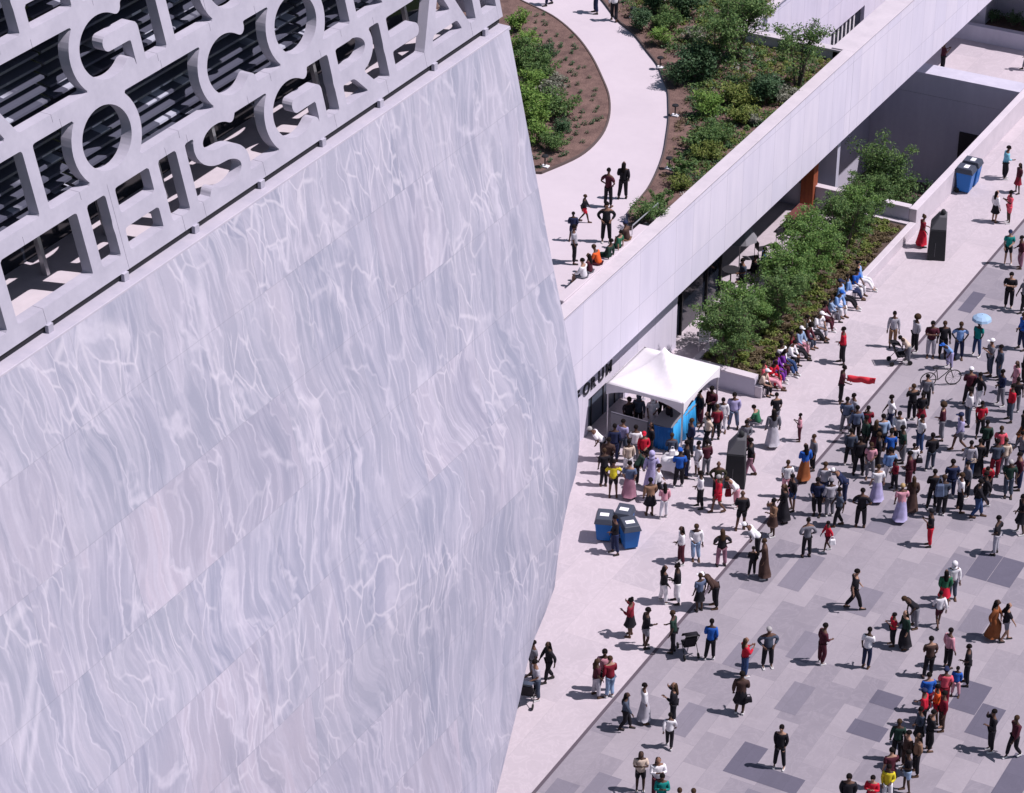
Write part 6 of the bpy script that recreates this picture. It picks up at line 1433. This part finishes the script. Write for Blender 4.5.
# bicycle
t = empty('bicycle', (*(-27.606, 84.808), 0), R(28.9 + 12)); tag(t, 'black city bicycle with large wheels lying near the bending rider', 'bicycle')
for xx, nm in ((-.52, 'rear'), (.52, 'front')):
    wh = MB().torus((xx, 0, .34), (0, 1, 0), .32, .022, 26, 6)
    for q in range(10):
        a = q * math.pi / 5; wh.tube((xx, 0, .34), (xx + .31*math.cos(a), 0, .34 + .31*math.sin(a)), .004, .004, 4, False)
    wh.build('wheel', 'tyre', t)
MB().path([(-.52, 0, .34), (-.12, 0, .30), (.38, 0, .72), (-.2, 0, .78), (-.12, 0, .30)], .018).path([(-.52, 0, .34), (-.2, 0, .72)], .014).path([(.52, 0, .34), (.38, 0, .72), (.35, 0, .95)], .018).build('frame', 'black_metal', t)
MB().path([(.25, -.28, .98), (.35, -.1, .97), (.35, .1, .97), (.25, .28, .98)], .015).build('handlebar', 'black_metal', t)
MB().hexa([(-.36,-.08,.84),(-.1,-.03,.84),(-.1,.03,.84),(-.36,.08,.84)],[(-.34,-.07,.88),(-.11,-.02,.87),(-.11,.02,.87),(-.34,.07,.88)]).build('saddle', 'black_metal', t)
# pale umbrella
t = empty('umbrella', (*(-27.203, 87.781), 0)); tag(t, 'pale blue umbrella held above the teal-topped person', 'umbrella')
MB().lathe((.12, -.12, 0), [(.40, 1.74), (.36, 1.84), (.22, 1.93), (.02, 1.97)], 10).build('canopy', 'umbrella_cloth', t)
MB().tube((.12, -.12, 1.2), (.12, -.12, 1.98), .012).build('shaft', 'black_metal', t)
# red cloth held out by the man in the centre
p = (-30.535, 81.681); vs = []; fs = []; dx, dy = math.cos(R(28.9)), math.sin(R(28.9))
for i in range(15):
    a = .18 + i * .08
    for j, z in enumerate((.98, 1.13, 1.26)): vs.append((p[0] + dx * a + .03 * math.sin(i * 1.3 + j), p[1] + dy * a + .03 * math.cos(i + j), z - .02 * i * .5 + .02 * math.sin(i)))
for i in range(14):
    for j in range(2): fs.append((3*i+j, 3*i+3+j, 3*i+4+j, 3*i+1+j))
o = MB().add(vs, fs).build('flag', 'red_cloth', None, True); md = o.modifiers.new('s', 'SOLIDIFY'); md.thickness = .01
tag(o, 'bright red cloth stretched out to the right from a dark figure', 'flag')
# bags and small things
def bag(name, lab, xy, z, sx, sy, sz, c, rz=.6, cat='bag'):
    t = empty(name, (xy[0], xy[1], z), rz); tag(t, lab, cat)
    MB().hexa([(-sx,-sy,0),(sx,-sy,0),(sx,sy,0),(-sx,sy,0)], [(-sx*.8,-sy*.7,sz),(sx*.8,-sy*.7,sz),(sx*.8,sy*.7,sz),(-sx*.8,sy*.7,sz)]).build('body', cloth_mat(c), t, False, min(sx, sy) * .35)
    MB().path([(-sx*.5, 0, sz), (-sx*.3, 0, sz*1.5), (sx*.3, 0, sz*1.5), (sx*.5, 0, sz)], .012).build('strap', cloth_mat(c), t)
bag('backpack', 'large slate backpack worn by the figure in the right crowd', ((-24.237, 76.001)[0] - .05, (-24.237, 76.001)[1] - .27), .95, .17, .11, .5, 'greyblue', R(28.9))
bag('handbag', 'white bag on the hip of the child in the red top', ((-26.929, 71.836)[0] + .22, (-26.929, 71.836)[1] - .12), .42, .12, .07, .22, 'white')
bag('handbag', 'pale cream bag at the hip of the black dress, right crowd', ((-24.02, 79.162)[0] - .12, (-24.02, 79.162)[1] - .3), .72, .12, .07, .2, 'cream')
bag('handbag', 'dark handbag at the side of the solitary dark coat', ((-25.687, 61.72)[0] + .28, (-25.687, 61.72)[1] - .05), .62, .13, .07, .2, 'black')
bag('handbag', 'dark red bag beside the stooping figure by the near speaker tower', ((-30.95, 72.908)[0] - .25, (-30.95, 72.908)[1] - .2), .5, .12, .08, .3, 'darkred')
bag('handbag', 'black bag lying in the dark crowd at the white shirt child', ((-26.18, 78.13)[0] + .25, (-26.18, 78.13)[1] - .05), .6, .13, .08, .2, 'black')
bag('cloth_bag', 'white carrier bag on the covered stall table', (-34.05, 73.95), .74, .13, .1, .24, 'white')
bag('cloth_bag', 'pale green carrier bag on the covered stall table', (-33.72, 74.0), .74, .1, .08, .2, 'aqua', 1.2)
# chairs under the people sitting on the patio
for i, (x, y, rz) in enumerate([(-37.71, 90.325, 2.075196480621258), (-36.479, 91.427, 5.216789134211051), (-37.742, 89.365, 5.565854984609916)]):
    o = copy_tree(cd); o.location = (x, y + .03, 0); o.rotation_euler.z = rz
    tag(o, ['dark cafe chair under the blue-topped sitter', 'dark cafe chair under the white-topped sitter', 'dark cafe chair under the black-topped sitter'][i], 'chair', 'cafe chairs on the patio')

'''end'''
